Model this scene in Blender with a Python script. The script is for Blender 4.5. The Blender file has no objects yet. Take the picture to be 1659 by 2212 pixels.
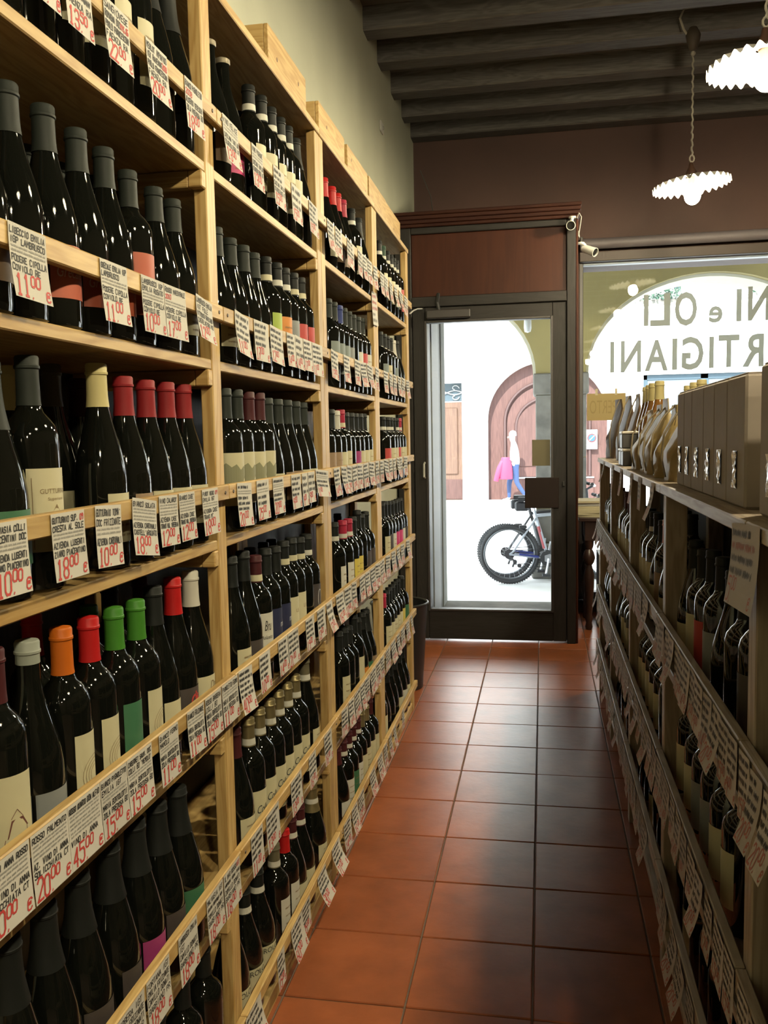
import bpy, math, random
from mathutils import Vector, Matrix

# ------------------------------------------------------------------ camera
IMW, IMH, FPX = 1659, 2212, 1898.39
PITCH, YAW, ROLL = 0.085142, 0.179283, -0.018747
CAMP = Vector((0.3278, 0.0, 1.3529))
scene = bpy.context.scene
COL = scene.collection
FW = Vector((-math.sin(YAW) * math.cos(PITCH), math.cos(YAW) * math.cos(PITCH), -math.sin(PITCH)))
_r0 = Vector((math.cos(YAW), math.sin(YAW), 0)); _u0 = _r0.cross(FW)
RT = _r0 * math.cos(ROLL) + _u0 * math.sin(ROLL)
UP = _u0 * math.cos(ROLL) - _r0 * math.sin(ROLL)
cd = bpy.data.cameras.new('camera'); cam = bpy.data.objects.new('camera', cd); COL.objects.link(cam)
cd.sensor_fit = 'VERTICAL'; cd.sensor_height = 24.0; cd.lens = FPX / IMH * 24.0
cd.clip_start = 0.02; cd.clip_end = 200
cam.matrix_world = Matrix(((RT.x, UP.x, -FW.x, CAMP.x), (RT.y, UP.y, -FW.y, CAMP.y), (RT.z, UP.z, -FW.z, CAMP.z), (0, 0, 0, 1)))
scene.camera = cam

# ------------------------------------------------------------------ sky, sun, exposure
world = bpy.data.worlds.new('world'); scene.world = world; world.use_nodes = True
bg = world.node_tree.nodes['Background']
bg.inputs[0].default_value = (0.80, 0.90, 1.0, 1); bg.inputs[1].default_value = 10.0
sd = bpy.data.lights.new('sun', 'SUN'); sd.energy = 20.0; sd.angle = 0.02; sd.color = (1.0, 0.96, 0.9)
sun = bpy.data.objects.new('sun', sd); COL.objects.link(sun)
sun.rotation_euler = Vector((0.25, 1.0, -0.95)).to_track_quat('-Z', 'Y').to_euler()
sun.location = (0, -3, 9)
vs = scene.view_settings
vs.view_transform = 'Standard'; vs.look = 'None'; vs.gamma = 1.0; vs.use_curve_mapping = False
vs.exposure = 0.0
BULB = 1500.0

# ------------------------------------------------------------------ pixel -> place
def ray(x, y): return FW + RT * ((x - IMW / 2) / FPX) - UP * ((y - IMH / 2) / FPX)
def onx(x, y, X): d = ray(x, y); return CAMP + d * ((X - CAMP.x) / d.x)
def ony(x, y, Y): d = ray(x, y); return CAMP + d * ((Y - CAMP.y) / d.y)
def onz(x, y, Z): d = ray(x, y); return CAMP + d * ((Z - CAMP.z) / d.z)
def y_at(px, X, Z):                                  # y of the point (X, y, Z) that shows at column px
    k = (px - IMW / 2) / FPX; n = FW * k - RT
    return -(n.x * (X - CAMP.x) + n.z * (Z - CAMP.z)) / n.y + CAMP.y

# ------------------------------------------------------------------ materials
MATS = {}
ALB = 0.46                                                    # overall reflectance of painted, wooden and paper surfaces
def nodes_of(m): return m.node_tree.nodes, m.node_tree.links
def mat(name, col, rough=0.5, metal=0.0, spec=0.5, vary=0.0, scale=(8, 8, 8), bump=0.0, bscale=60.0, coat=0.0, emit=None, es=0.0, rnd=0.0, col2=None):
    if name in MATS: return MATS[name]
    m = bpy.data.materials.new(name); m.use_nodes = True; MATS[name] = m
    if metal < .3: col = tuple(c * ALB for c in col); col2 = tuple(c * ALB for c in col2) if col2 else None
    N, L = nodes_of(m); b = N['Principled BSDF']
    b.inputs['Base Color'].default_value = (*col, 1); b.inputs['Roughness'].default_value = rough
    b.inputs['Metallic'].default_value = metal; b.inputs['Specular IOR Level'].default_value = spec
    b.inputs['Coat Weight'].default_value = coat; b.inputs['Coat Roughness'].default_value = 0.08
    if emit: b.inputs['Emission Color'].default_value = (*emit, 1); b.inputs['Emission Strength'].default_value = es
    if vary or rnd or bump:
        tc = N.new('ShaderNodeTexCoord'); mp = N.new('ShaderNodeMapping'); mp.inputs['Scale'].default_value = scale
        oi = N.new('ShaderNodeObjectInfo'); ad = N.new('ShaderNodeVectorMath'); ad.operation = 'ADD'
        sc = N.new('ShaderNodeVectorMath'); sc.operation = 'SCALE'; sc.inputs[0].default_value = (7, 5, 9)
        L.new(oi.outputs['Random'], sc.inputs['Scale']); L.new(tc.outputs['Object'], ad.inputs[0]); L.new(sc.outputs[0], ad.inputs[1])
        L.new(ad.outputs[0], mp.inputs['Vector'])
    if vary or rnd:
        no = N.new('ShaderNodeTexNoise'); no.inputs['Detail'].default_value = 5; no.inputs['Scale'].default_value = 1.0
        L.new(mp.outputs[0], no.inputs['Vector'])
        mx = N.new('ShaderNodeMix'); mx.data_type = 'RGBA'
        c2 = col2 or tuple(c * (1 - vary) for c in col)
        mx.inputs[6].default_value = (*c2, 1); mx.inputs[7].default_value = (*[min(1, c * (1 + vary * 0.5)) for c in col], 1)
        rp = N.new('ShaderNodeMapRange'); rp.inputs[1].default_value = 0.3; rp.inputs[2].default_value = 0.7
        L.new(no.outputs[0], rp.inputs[0]); L.new(rp.outputs[0], mx.inputs[0]); out = mx.outputs[2]
        if rnd:
            hv = N.new('ShaderNodeHueSaturation'); mr = N.new('ShaderNodeMapRange')
            mr.inputs[3].default_value = 1 - rnd; mr.inputs[4].default_value = 1 + rnd
            L.new(oi.outputs['Random'], mr.inputs[0]); L.new(mr.outputs[0], hv.inputs['Value']); L.new(out, hv.inputs['Color']); out = hv.outputs[0]
        L.new(out, b.inputs['Base Color'])
    if bump:
        nb = N.new('ShaderNodeTexNoise'); nb.inputs['Scale'].default_value = bscale; nb.inputs['Detail'].default_value = 4
        L.new(ad.outputs[0], nb.inputs['Vector'])
        bp = N.new('ShaderNodeBump'); bp.inputs['Strength'].default_value = bump; bp.inputs['Distance'].default_value = 0.004
        L.new(nb.outputs[0], bp.inputs['Height']); L.new(bp.outputs[0], b.inputs['Normal'])
    return m

def wood(name, col, dark, axis, rough=0.5, scale=14.0, stretch=0.09, rnd=0.12, spec=0.35):
    if name in MATS: return MATS[name]
    m = bpy.data.materials.new(name); m.use_nodes = True; MATS[name] = m
    col = tuple(c * ALB for c in col); dark = tuple(c * ALB for c in dark)
    N, L = nodes_of(m); b = N['Principled BSDF']; b.inputs['Roughness'].default_value = rough; b.inputs['Specular IOR Level'].default_value = spec
    tc = N.new('ShaderNodeTexCoord'); oi = N.new('ShaderNodeObjectInfo'); ad = N.new('ShaderNodeVectorMath')
    sc = N.new('ShaderNodeVectorMath'); sc.operation = 'SCALE'; sc.inputs[0].default_value = (11, 7, 13)
    L.new(oi.outputs['Random'], sc.inputs['Scale']); L.new(tc.outputs['Object'], ad.inputs[0]); L.new(sc.outputs[0], ad.inputs[1])
    mp = N.new('ShaderNodeMapping'); s = [scale] * 3; s[axis] = scale * stretch; mp.inputs['Scale'].default_value = s
    L.new(ad.outputs[0], mp.inputs['Vector'])
    n1 = N.new('ShaderNodeTexNoise'); n1.inputs['Scale'].default_value = 1.2; n1.inputs['Detail'].default_value = 3; n1.inputs['Distortion'].default_value = 0.6
    L.new(mp.outputs[0], n1.inputs['Vector'])
    ml = N.new('ShaderNodeMath'); ml.operation = 'MULTIPLY'; ml.inputs[1].default_value = 55.0; L.new(n1.outputs[0], ml.inputs[0])
    sn = N.new('ShaderNodeMath'); sn.operation = 'SINE'; L.new(ml.outputs[0], sn.inputs[0])
    n2 = N.new('ShaderNodeTexNoise'); n2.inputs['Scale'].default_value = 9; n2.inputs['Detail'].default_value = 5; L.new(mp.outputs[0], n2.inputs['Vector'])
    a2 = N.new('ShaderNodeMath'); a2.operation = 'MULTIPLY_ADD'; a2.inputs[1].default_value = 0.22; L.new(sn.outputs[0], a2.inputs[0]); L.new(n2.outputs[0], a2.inputs[2])
    rp = N.new('ShaderNodeMapRange'); rp.inputs[1].default_value = 0.2; rp.inputs[2].default_value = 0.75; L.new(a2.outputs[0], rp.inputs[0])
    mx = N.new('ShaderNodeMix'); mx.data_type = 'RGBA'; mx.inputs[6].default_value = (*dark, 1); mx.inputs[7].default_value = (*col, 1)
    L.new(rp.outputs[0], mx.inputs[0])
    hv = N.new('ShaderNodeHueSaturation'); mr = N.new('ShaderNodeMapRange'); mr.inputs[3].default_value = 1 - rnd; mr.inputs[4].default_value = 1 + rnd
    L.new(oi.outputs['Random'], mr.inputs[0]); L.new(mr.outputs[0], hv.inputs['Value']); L.new(mx.outputs[2], hv.inputs['Color'])
    L.new(hv.outputs[0], b.inputs['Base Color'])
    bp = N.new('ShaderNodeBump'); bp.inputs['Strength'].default_value = 0.15; bp.inputs['Distance'].default_value = 0.002
    L.new(n2.outputs[0], bp.inputs['Height']); L.new(bp.outputs[0], b.inputs['Normal'])
    return m

def glass_pane(name, tint=(0.96, 0.98, 0.97)):
    if name in MATS: return MATS[name]
    m = bpy.data.materials.new(name); m.use_nodes = True; MATS[name] = m
    N, L = nodes_of(m); N.remove(N['Principled BSDF'])
    t = N.new('ShaderNodeBsdfTransparent'); t.inputs[0].default_value = (*tint, 1)
    g = N.new('ShaderNodeBsdfGlossy'); g.inputs['Roughness'].default_value = 0.0
    f = N.new('ShaderNodeFresnel'); f.inputs[0].default_value = 1.4
    x = N.new('ShaderNodeMixShader'); L.new(f.outputs[0], x.inputs[0]); L.new(t.outputs[0], x.inputs[1]); L.new(g.outputs[0], x.inputs[2])
    L.new(x.outputs[0], N['Material Output'].inputs[0])
    return m

PC, PD = (0.82, 0.56, 0.22), (0.58, 0.35, 0.11)
PINE = [wood('pine_' + 'xyz'[a], PC, PD, a) for a in range(3)]
OC, OD = (0.70, 0.58, 0.44), (0.48, 0.37, 0.26)
OLDW = [wood('old_pine_' + 'xyz'[a], OC, OD, a) for a in range(3)]
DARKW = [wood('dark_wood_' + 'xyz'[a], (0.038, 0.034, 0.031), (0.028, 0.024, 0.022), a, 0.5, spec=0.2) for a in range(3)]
CORN = wood('dark_mahogany', (.062, .020, .011), (.045, .014, .009), 0, .5, scale=5.0, rnd=.05, spec=.12)
MAHOG = [wood('mahogany_' + 'xyz'[a], (0.078, 0.022, 0.010), (0.060, 0.017, 0.008), a, 0.42, scale=5.0, rnd=0.05, spec=0.15) for a in range(3)]
BEAMW = wood('beam_wood', (0.22, 0.205, 0.19), (0.14, 0.125, 0.115), 0, 0.6)
M_dim = mat('low_bounce_wall', (0.10, 0.075, 0.05), 0.85, vary=0.2)  # unseen right and back walls, coloured dark to cut bounced light
M_wall = mat('cream_plaster', (0.80, 0.81, 0.62), 0.85, vary=0.10, scale=(2, 2, 2), bump=0.25, bscale=25)
M_front = mat('brown_wall', (0.115, 0.050, 0.034), 0.7, vary=0.2, scale=(2, 2, 2))
M_ceil = mat('dark_ceiling', (0.23, 0.215, 0.20), 0.8)
M_grout = mat('grout', (0.20, 0.13, 0.09), 0.9)
M_tile = mat('terracotta', (0.47, 0.140, 0.052), 0.29, spec=0.25, vary=0.22, scale=(9, 9, 9), bump=0.10, bscale=40, rnd=0.10)
M_glass = mat('bottle_glass', (0.007, 0.008, 0.006), 0.045, spec=0.45)
M_glassg = mat('green_bottle_glass', (0.022, 0.030, 0.020), 0.05, spec=0.55)
M_amber = mat('amber_glass', (0.34, 0.15, 0.035), 0.08, spec=0.6)
M_paper = mat('tag_paper', (0.84, 0.80, 0.70), 0.8, rnd=0.06, vary=0.03)
M_paperR = mat('old_tag_paper', (0.84, 0.76, 0.68), 0.85, rnd=0.12, vary=0.05)
M_ink = mat('black_ink', (0.03, 0.03, 0.03), 0.7)
M_grey = mat('grey_print', (0.45, 0.44, 0.40), 0.8)
M_red = mat('red_ink', (0.72, 0.06, 0.05), 0.7)
M_redf = mat('faded_red_ink', (0.70, 0.22, 0.16), 0.7)
M_pane = glass_pane('clear_pane')
M_frame = mat('dark_frame', (0.050, 0.042, 0.040), 0.45)
M_iron = mat('black_metal', (0.03, 0.03, 0.03), 0.4, metal=0.6)
M_white = mat('white_plastic', (0.75, 0.74, 0.68), 0.4)
M_ochre = mat('ochre_plaster', (0.46, 0.37, 0.14), 0.9, vary=0.12, scale=(1.5, 1.5, 1.5))
M_cream2 = mat('lit_soffit_cream', (0.85, 0.80, 0.62), 0.9)
M_stone = mat('grey_stone', (0.30, 0.28, 0.24), 0.9, vary=0.35, scale=(6, 6, 6), bump=0.4, bscale=14)
M_facade = mat('white_facade', (1.5, 1.47, 1.42), 0.9, vary=0.03)
M_street = mat('street_paving', (1.3, 1.28, 1.25), 0.8, vary=0.05, scale=(3, 3, 3))

# ------------------------------------------------------------------ mesh helpers
class MB:
    def __init__(s): s.v = []; s.f = []
    def add(s, vs, fs):
        o = len(s.v); s.v += [tuple(p) for p in vs]; s.f += [tuple(i + o for i in f) for f in fs]; return s
    def box(s, x0, x1, y0, y1, z0, z1):
        return s.add([(x0, y0, z0), (x1, y0, z0), (x1, y1, z0), (x0, y1, z0), (x0, y0, z1), (x1, y0, z1), (x1, y1, z1), (x0, y1, z1)],
                     [(0, 3, 2, 1), (4, 5, 6, 7), (0, 1, 5, 4), (1, 2, 6, 5), (2, 3, 7, 6), (3, 0, 4, 7)])
    def cbox(s, x0, x1, y0, y1, z0, z1, b=0.002):           # box with chamfered edges
        lo = (x0, y0, z0); hi = (x1, y1, z1); V = []; idx = {}
        for sx in (0, 1):
            for sy in (0, 1):
                for sz in (0, 1):
                    c = [hi[i] if q else lo[i] for i, q in enumerate((sx, sy, sz))]
                    for ax in range(3):
                        p = [c[i] + ((-b if (sx, sy, sz)[i] else b) if i != ax else 0) for i in range(3)]
                        idx[(sx, sy, sz, ax)] = len(V); V.append(p)
        F = []
        for ax in range(3):
            a1, a2 = [(1, 2), (2, 0), (0, 1)][ax]
            for sd_ in (0, 1):
                q = []
                for (p, r) in ((0, 0), (1, 0), (1, 1), (0, 1)):
                    k = [0, 0, 0]; k[ax] = sd_; k[a1] = p; k[a2] = r; q.append(idx[(*k, ax)])
                F.append(q if sd_ else q[::-1])
        for ax in range(3):                                   # edge faces along ax
            a1, a2 = [(1, 2), (2, 0), (0, 1)][ax]
            for p in (0, 1):
                for r in (0, 1):
                    k0 = [0, 0, 0]; k0[a1] = p; k0[a2] = r; k1 = k0[:]; k1[ax] = 1
                    q = [idx[(*k0, a1)], idx[(*k1, a1)], idx[(*k1, a2)], idx[(*k0, a2)]]
                    F.append(q if p == r else q[::-1])
        for k in [(a, b_, c) for a in (0, 1) for b_ in (0, 1) for c in (0, 1)]:
            q = [idx[(*k, 0)], idx[(*k, 1)], idx[(*k, 2)]]; F.append(q if sum(k) % 2 else q[::-1])
        return s.add(V, F)
    def lathe(s, prof, n=20, c=(0, 0, 0), cap0=True, cap1=True, a0=0.0, a1=2 * math.pi):
        full = abs(a1 - a0 - 2 * math.pi) < 1e-6; m = n if full else n + 1; V = []
        for r, z in prof:
            for i in range(m):
                a = a0 + (a1 - a0) * i / n; V.append((c[0] + r * math.cos(a), c[1] + r * math.sin(a), c[2] + z))
        F = []
        for j in range(len(prof) - 1):
            for i in range(n):
                k = (i + 1) % m
                F.append((j * m + i, j * m + k, (j + 1) * m + k, (j + 1) * m + i))
        if full and cap0: F.append(tuple(range(m))[::-1])
        if full and cap1: F.append(tuple((len(prof) - 1) * m + i for i in range(m)))
        return s.add(V, F)
    def tube(s, pts, r, n=8, closed=False):
        pts = [Vector(p) for p in pts]; k = len(pts); V = []; F = []
        rr = r if isinstance(r, (list, tuple)) else [r] * k
        ref = None
        for i, p in enumerate(pts):
            t = (pts[(i + 1) % k] - pts[i - 1]) if closed else (pts[min(i + 1, k - 1)] - pts[max(i - 1, 0)])
            t.normalize()
            if ref is None: ref = Vector((0, 0, 1)) if abs(t.z) < 0.9 else Vector((1, 0, 0))
            a = (ref - t * ref.dot(t)); a.normalize(); ref = a; b = t.cross(a)
            for j in range(n):
                w = 2 * math.pi * j / n; V.append(p + (a * math.cos(w) + b * math.sin(w)) * rr[i])
        for i in range(k if closed else k - 1):
            i2 = (i + 1) % k
            for j in range(n): F.append((i * n + j, i * n + (j + 1) % n, i2 * n + (j + 1) % n, i2 * n + j))
        if not closed: F += [tuple(range(n))[::-1], tuple((k - 1) * n + j for j in range(n))]
        return s.add(V, F)
    def prism(s, poly, ax, d0, d1):                         # polygon in the two other axes, extruded along ax
        def mk(p, d): q = list(p); q.insert(ax, d); return q
        n = len(poly); V = [mk(p, d0) for p in poly] + [mk(p, d1) for p in poly]
        return s.add(V, [tuple(range(n))[::-1], tuple(range(n, 2 * n))] + [(i, (i + 1) % n, n + (i + 1) % n, n + i) for i in range(n)])
    def sphere(s, c, r, n=14, m=8, sz=1.0):
        return s.lathe([(max(1e-4, r * math.sin(math.pi * j / m)), -r * sz * math.cos(math.pi * j / m)) for j in range(m + 1)], n, c)
    def mesh(s, name, material, smooth=False):
        me = bpy.data.meshes.new(name); me.from_pydata(s.v, [], s.f); me.materials.append(material)
        if smooth:
            me.polygons.foreach_set('use_smooth', [True] * len(me.polygons))
            try: me.set_sharp_from_angle(angle=math.radians(40))
            except Exception: pass
        me.update(); return me

def ob(name, me, parent=None, loc=(0, 0, 0), rot=(0, 0, 0), scale=(1, 1, 1)):
    o = bpy.data.objects.new(name, me); COL.objects.link(o)
    o.location = loc; o.rotation_euler = rot; o.scale = scale
    if parent is not None: o.parent = parent
    return o
def tag(o, label, cat, group=None):
    o['label'] = label; o['category'] = cat
    if group: o['group'] = group
    return o
def thing(name, label, cat, loc=(0, 0, 0), rot=(0, 0, 0), group=None): return tag(ob(name, None, None, loc, rot), label, cat, group)
def struct(name, me, **k): o = ob(name, me, **k); o['kind'] = 'structure'; return o
ORD = ['zeroth', 'first', 'second', 'third', 'fourth', 'fifth', 'sixth', 'seventh', 'eighth', 'ninth', 'tenth', 'eleventh', 'twelfth', 'thirteenth', 'fourteenth', 'fifteenth', 'sixteenth', 'seventeenth', 'eighteenth', 'nineteenth', 'twentieth']

def wall_open(x0, x1, z0, z1, y, thick, ops, n=28):         # wall along x with openings (xa, xb, zbottom, zspring, rise)
    b = MB(); cur = x0
    for xa, xb, zb, zs, rise in ops:
        if xa > cur: b.box(cur, xa, y, y + thick, z0, z1)
        if zb > z0: b.box(xa, xb, y, y + thick, z0, zb)
        if rise <= 0:
            if zs < z1: b.box(xa, xb, y, y + thick, zs, z1)
        else:
            c = (xa + xb) / 2; h = (xb - xa) / 2; pts = [(c - h * math.cos(math.pi * i / n), zs + rise * math.sin(math.pi * i / n)) for i in range(n + 1)]
            for (ax, az), (bx, bz) in zip(pts, pts[1:]):
                b.add([(ax, y, az), (bx, y, bz), (bx, y, z1), (ax, y, z1), (ax, y + thick, az), (bx, y + thick, bz), (bx, y + thick, z1), (ax, y + thick, z1)],
                      [(0, 1, 2, 3), (5, 4, 7, 6), (1, 0, 4, 5), (3, 2, 6, 7)])
        cur = xb
    if cur < x1: b.box(cur, x1, y, y + thick, z0, z1)
    return b

# ------------------------------------------------------------------ writing
G = {'A': '002640/1232', 'B': '000636454433/0333424130 00'.replace(' ', ''), 'C': '4536160501103041', 'D': '00062645412000', 'E': '46060040/0333', 'F': '460600/0333',
     'G': '45361605011030414323', 'H': '0006/4046/0343', 'I': '2026', 'J': '4641301001', 'K': '0006/460340', 'L': '060040', 'M': '0006234640', 'N': '00064046',
     'O': '103041453616050110', 'P': '00063645443303', 'Q': '103041453616050110/2240', 'R': '00063645443303/2340', 'S': '453616050413334241301001', 'T': '0646/2026',
     'U': '060110304146', 'V': '062046', 'W': '0610243046', 'X': '0046/0640', 'Y': '062346/2320', 'Z': '06460040', '0': '103041453616050110', '1': '152620/1030',
     '2': '05163645440040', '3': '0516364544334241301001/1333', '4': '30360242', '5': '460604344341301001', '6': '3616050110304142330302', '7': '064610/1333',
     '8': '133344453616050413020110304142 33'.replace(' ', ''), '9': '433414051636454130', ',': '2110', '.': '2021', "'": '2526', '€': '4536160501103041/0434/0333'}
def strokes(text, x, z, cw, ch, rng, slant=0.06):
    out = []
    for c in text:
        g = G.get(c)
        if g:
            jx, jz, js = rng.uniform(-.1, .1), rng.uniform(-.25, .25), rng.uniform(.92, 1.08)
            for st in g.split('/'):
                pl = [((int(st[i]) * js + jx), (int(st[i + 1]) * js + jz)) for i in range(0, len(st), 2)]
                out.append([(x + (p[0] + p[1] * slant * 2) * cw / 5.4, z + p[1] * ch / 6) for p in pl])
        x += cw
    return out
def scribble(x0, x1, z, ch, rng):
    out = []; x = x0
    while x < x1 - ch * .5:
        w = min(rng.uniform(1.5, 4.5) * ch, x1 - x); pl = []; t = x
        while t < x + w:
            pl.append((t, z + rng.uniform(0, .25) * ch)); t += ch * rng.uniform(.16, .3); pl.append((t, z + rng.uniform(.75, 1.0) * ch)); t += ch * rng.uniform(.1, .28)
        if len(pl) > 1: out.append(pl)
        x += w + ch * .55
    return out
def stroke_mesh(b, lines, w, fn):                           # fn maps (u, v) to a place on the sheet
    for pl in lines:
        for (ax, az), (bx, bz) in zip(pl, pl[1:]):
            dx, dz = bx - ax, bz - az; l = math.hypot(dx, dz)
            if l < 1e-6: continue
            nx, nz = -dz / l * w / 2, dx / l * w / 2; ex, ez = dx / l * w * .3, dz / l * w * .3
            b.add([fn(ax - ex + nx, az - ez + nz), fn(ax - ex - nx, az - ez - nz), fn(bx + ex - nx, bz + ez - nz), fn(bx + ex + nx, bz + ez + nz)], [(0, 1, 2, 3)])
_txt = {}
def text_mesh(body, shear=0.0, bold=0.0):
    k = (body, shear, bold)
    if k not in _txt:
        cu = bpy.data.curves.new('lettering', 'FONT'); cu.body = body; cu.size = 1.0; cu.shear = shear; cu.resolution_u = 3; cu.offset = bold
        o = bpy.data.objects.new('lettering', cu); COL.objects.link(o); bpy.context.view_layer.update()
        me = o.to_mesh(); vs_ = [tuple(v.co) for v in me.vertices]; fs = [tuple(p.vertices) for p in me.polygons]; o.to_mesh_clear()
        bpy.data.objects.remove(o); bpy.data.curves.remove(cu)
        _txt[k] = (vs_, fs)
    return _txt[k]
def text_fit(body, u0, u1, v0, v1, shear=0.0, bold=0.0):              # the text's flat mesh stretched into a rectangle
    V, F = text_mesh(body, shear, bold); xs = [p[0] for p in V]; ys = [p[1] for p in V]
    return [(u0 + (p[0] - min(xs)) / (max(xs) - min(xs)) * (u1 - u0), v0 + (p[1] - min(ys)) / (max(ys) - min(ys)) * (v1 - v0)) for p in V], F

# ------------------------------------------------------------------ the room
XW, YF, XR_W, YB, ZC = -0.62, 6.75, 3.4, -4.0, 3.67
GZ = -0.20
fl = struct('floor', MB().box(XW, XR_W, YB, YF, -0.12, -0.004).mesh('floor', M_grout))
TS, TY0 = 0.30, 4.957
tile_me = MB().cbox(-.1478, .1478, -.1478, .1478, -.012, 0, .0022).mesh('tile', M_tile)
for i in range(-14, 6):
    for j in range(-2, 9):
        yc = TY0 + (i + .5) * TS; xc = (j + .5) * TS
        if yc > YF - .14: continue
        r_ = random.Random(i * 31 + j)
        ob('tile', tile_me, fl, (xc, yc, r_.uniform(-.0006, .0006)), (r_.uniform(-.002, .002), r_.uniform(-.002, .002), 0))
struct('wall_left', MB().box(XW - .3, XW, YB, YF + .45, -.12, ZC + .1).mesh('wall_left', M_wall))
struct('wall_right', MB().box(XR_W, XR_W + .3, YB, YF + .45, -.12, ZC + .1).mesh('wall_right', M_dim))
struct('wall_back', MB().box(XW, XR_W, YB - .3, YB, -.12, ZC + .1).mesh('wall_back', M_dim))
cl = struct('ceiling', MB().box(XW - .3, XR_W + .3, YB - .3, YF + .45, ZC, ZC + .12).mesh('ceiling', M_ceil))
beam_me = MB().cbox(XW - .02, XR_W + .02, 0, .135, -.125, .02, .008).mesh('beam', BEAMW)
for yb in [6.693, 6.188, 5.755, 5.285, 4.864] + [4.864 - .46 * k for k in range(1, 19)]:
    ob('beam', beam_me, cl, (0, yb if yb < 6.6 else 6.61, ZC), (0, 0, 0))
front = struct('wall_front', wall_open(XW, XR_W, -.2, ZC + .1, YF, .40, [(-.47, .46, -.2, 2.72, 0), (.60, 3.25, .10, 2.60, 0)]).mesh('wall_front', M_front))
sill = struct('trim_1', MB().cbox(-.47, .46, 5.80, YF + .40, -.14, -.002, .004).mesh('threshold', M_stone))
# small plate on the left wall
pl = thing('thermostat', 'small pale thermostat plate high on the cream wall', 'thermostat', (XW, 5.36, 3.20))
ob('plate', MB().cbox(0, .012, -.045, .045, -.03, .03, .003).mesh('plate', M_white), pl)
ob('dial', MB().lathe([(.012, 0), (.011, .006)], 12).mesh('dial', M_grey), pl, (.012, .01, 0), (0, math.pi / 2, 0))
# thin cable down the corner above the cornice
cab = tag(ob('cable', MB().tube([(-.55, 6.6, 3.3), (-.47, 6.55, 3.1), (-.43, 6.4, 2.9), (-.42, 6.2, 2.765)], .004, 6).mesh('cable', mat('grey_cable', (.12, .11, .10), .6))), 'thin grey cable drooping onto the cornice over the door', 'cable')

# ---- entrance: box frame, panel over the door, glazed leaf
DY = 5.70
dr = ob('door_1', None); dr['kind'] = 'structure'
def dpart(name, x0, x1, z0, z1, m, y0=DY, y1=DY + .08, b=.004, parent=None): return ob(name, MB().cbox(x0, x1, y0, y1, z0, z1, b).mesh(name, m), parent or dr)
dpart('frame_post', -.605, -.50, 0, 2.68, DARKW[2], DY, DY + .10); dpart('frame_post', .48, .536, 0, 2.68, DARKW[2], DY, DY + .10)
dpart('frame_trim', .536, .55, 0, 2.68, MAHOG[2], DY + .01, DY + .09)
dpart('frame_rail', -.50, .48, 2.18, 2.245, DARKW[0]); dpart('frame_rail', -.50, .48, 2.64, 2.68, DARKW[0])
dpart('transom_panel', -.50, .48, 2.245, 2.64, MAHOG[2], DY + .02, DY + .05)
co = dpart('cornice', -.63, .555, 2.68, 2.70, CORN, DY - .02, DY + .1)
for k_, (z0, z1, d) in enumerate(((2.70, 2.722, .035), (2.722, 2.745, .05), (2.745, 2.765, .065))):
    dpart('cornice_moulding', -.63, .555 + d * .2, z0, z1, CORN, DY - d, DY + .1, .003, co)
dpart('side_panel', .51, .535, 0, 2.70, DARKW[2], DY + .10, YF); dpart('top_panel', -.60, .535, 2.68, 2.70, DARKW[0], DY + .1, YF)
dpart('side_panel', -.60, -.575, 0, 2.68, DARKW[2], DY + .10, YF)
# lighter jamb bands beside the opening
dpart('jamb_panel', -.575, -.46, 0, 2.68, mat('grey_jamb', (.32, .32, .33), .4), DY + .1, 6.33)
dpart('jamb_casing', -.575, -.452, 0, 2.68, mat('white_jamb', (.70, .71, .70), .5), 6.33, 6.745)
dpart('shutter_guide', -.52, -.455, 0, 2.68, mat('olive_metal', (.10, .10, .07), .5), 6.76, 6.88)
dpart('stone_jamb', -.52, -.448, -.15, 2.68, mat('pale_stone_jamb', (.50, .50, .46), .8, vary=.1), 6.885, 7.15)
lf = dpart('leaf_stile', .392, .478, .012, 2.178, DARKW[2], DY + .012, DY + .062)
dpart('leaf_stile', -.498, -.416, .012, 2.178, DARKW[2], DY + .012, DY + .062)
dpart('leaf_rail', -.416, .392, 2.087, 2.178, DARKW[0], DY + .012, DY + .062); dpart('leaf_rail', -.416, .392, .012, .207, DARKW[0], DY + .012, DY + .062)
for (x0, x1, z0, z1) in ((-.42, -.404, .20, 2.095), (.380, .396, .20, 2.095), (-.404, .380, 2.079, 2.095), (-.404, .380, .20, .214)):
    dpart('glazing_bead', x0, x1, z0, z1, M_frame, DY + .004, DY + .07, .003)
ob('pane', MB().box(-.408, .384, DY + .034, DY + .040, .208, 2.086).mesh('pane', M_pane), dr)
for (x0, x1, z0, z1) in ((-.50, .48, 2.155, 2.20), (.462, .49, .012, 2.155), (-.51, -.482, .012, 2.155)): dpart('light_stop', x0, x1, z0, z1, M_frame, DY + .0805 if z0 > 2 else DY + .064, DY + .095)  # strips added behind the leaf to block light through the gaps
hp = dpart('push_plate', .216, .43, .880, 1.076, mat('dark_plate', (.028, .016, .013), .6, spec=.15), DY - .005, DY + .012, .003)
dpart('lock_cylinder', .452, .468, 1.02, 1.05, M_iron, DY - .006, DY + .013, .002, hp)
sk = tag(ob('notice', MB().cbox(.262, .376, DY + .0285, DY + .0335, 1.15, 1.317, .001).mesh('notice', mat('olive_card', (.22, .19, .10), .7))), 'olive rectangular notice stuck on the door pane', 'notice')
ob('door_closer', MB().cbox(-.40, -.12, DY - .045, DY + .008, 2.10, 2.155, .006).mesh('door_closer', M_frame), dr)
ob('closer_arm', MB().tube([(-.32, DY - .02, 2.155), (-.33, DY - .03, 2.20), (-.325, DY - .002, 2.26)], .012, 8).mesh('closer_arm', M_iron), dr)
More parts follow.
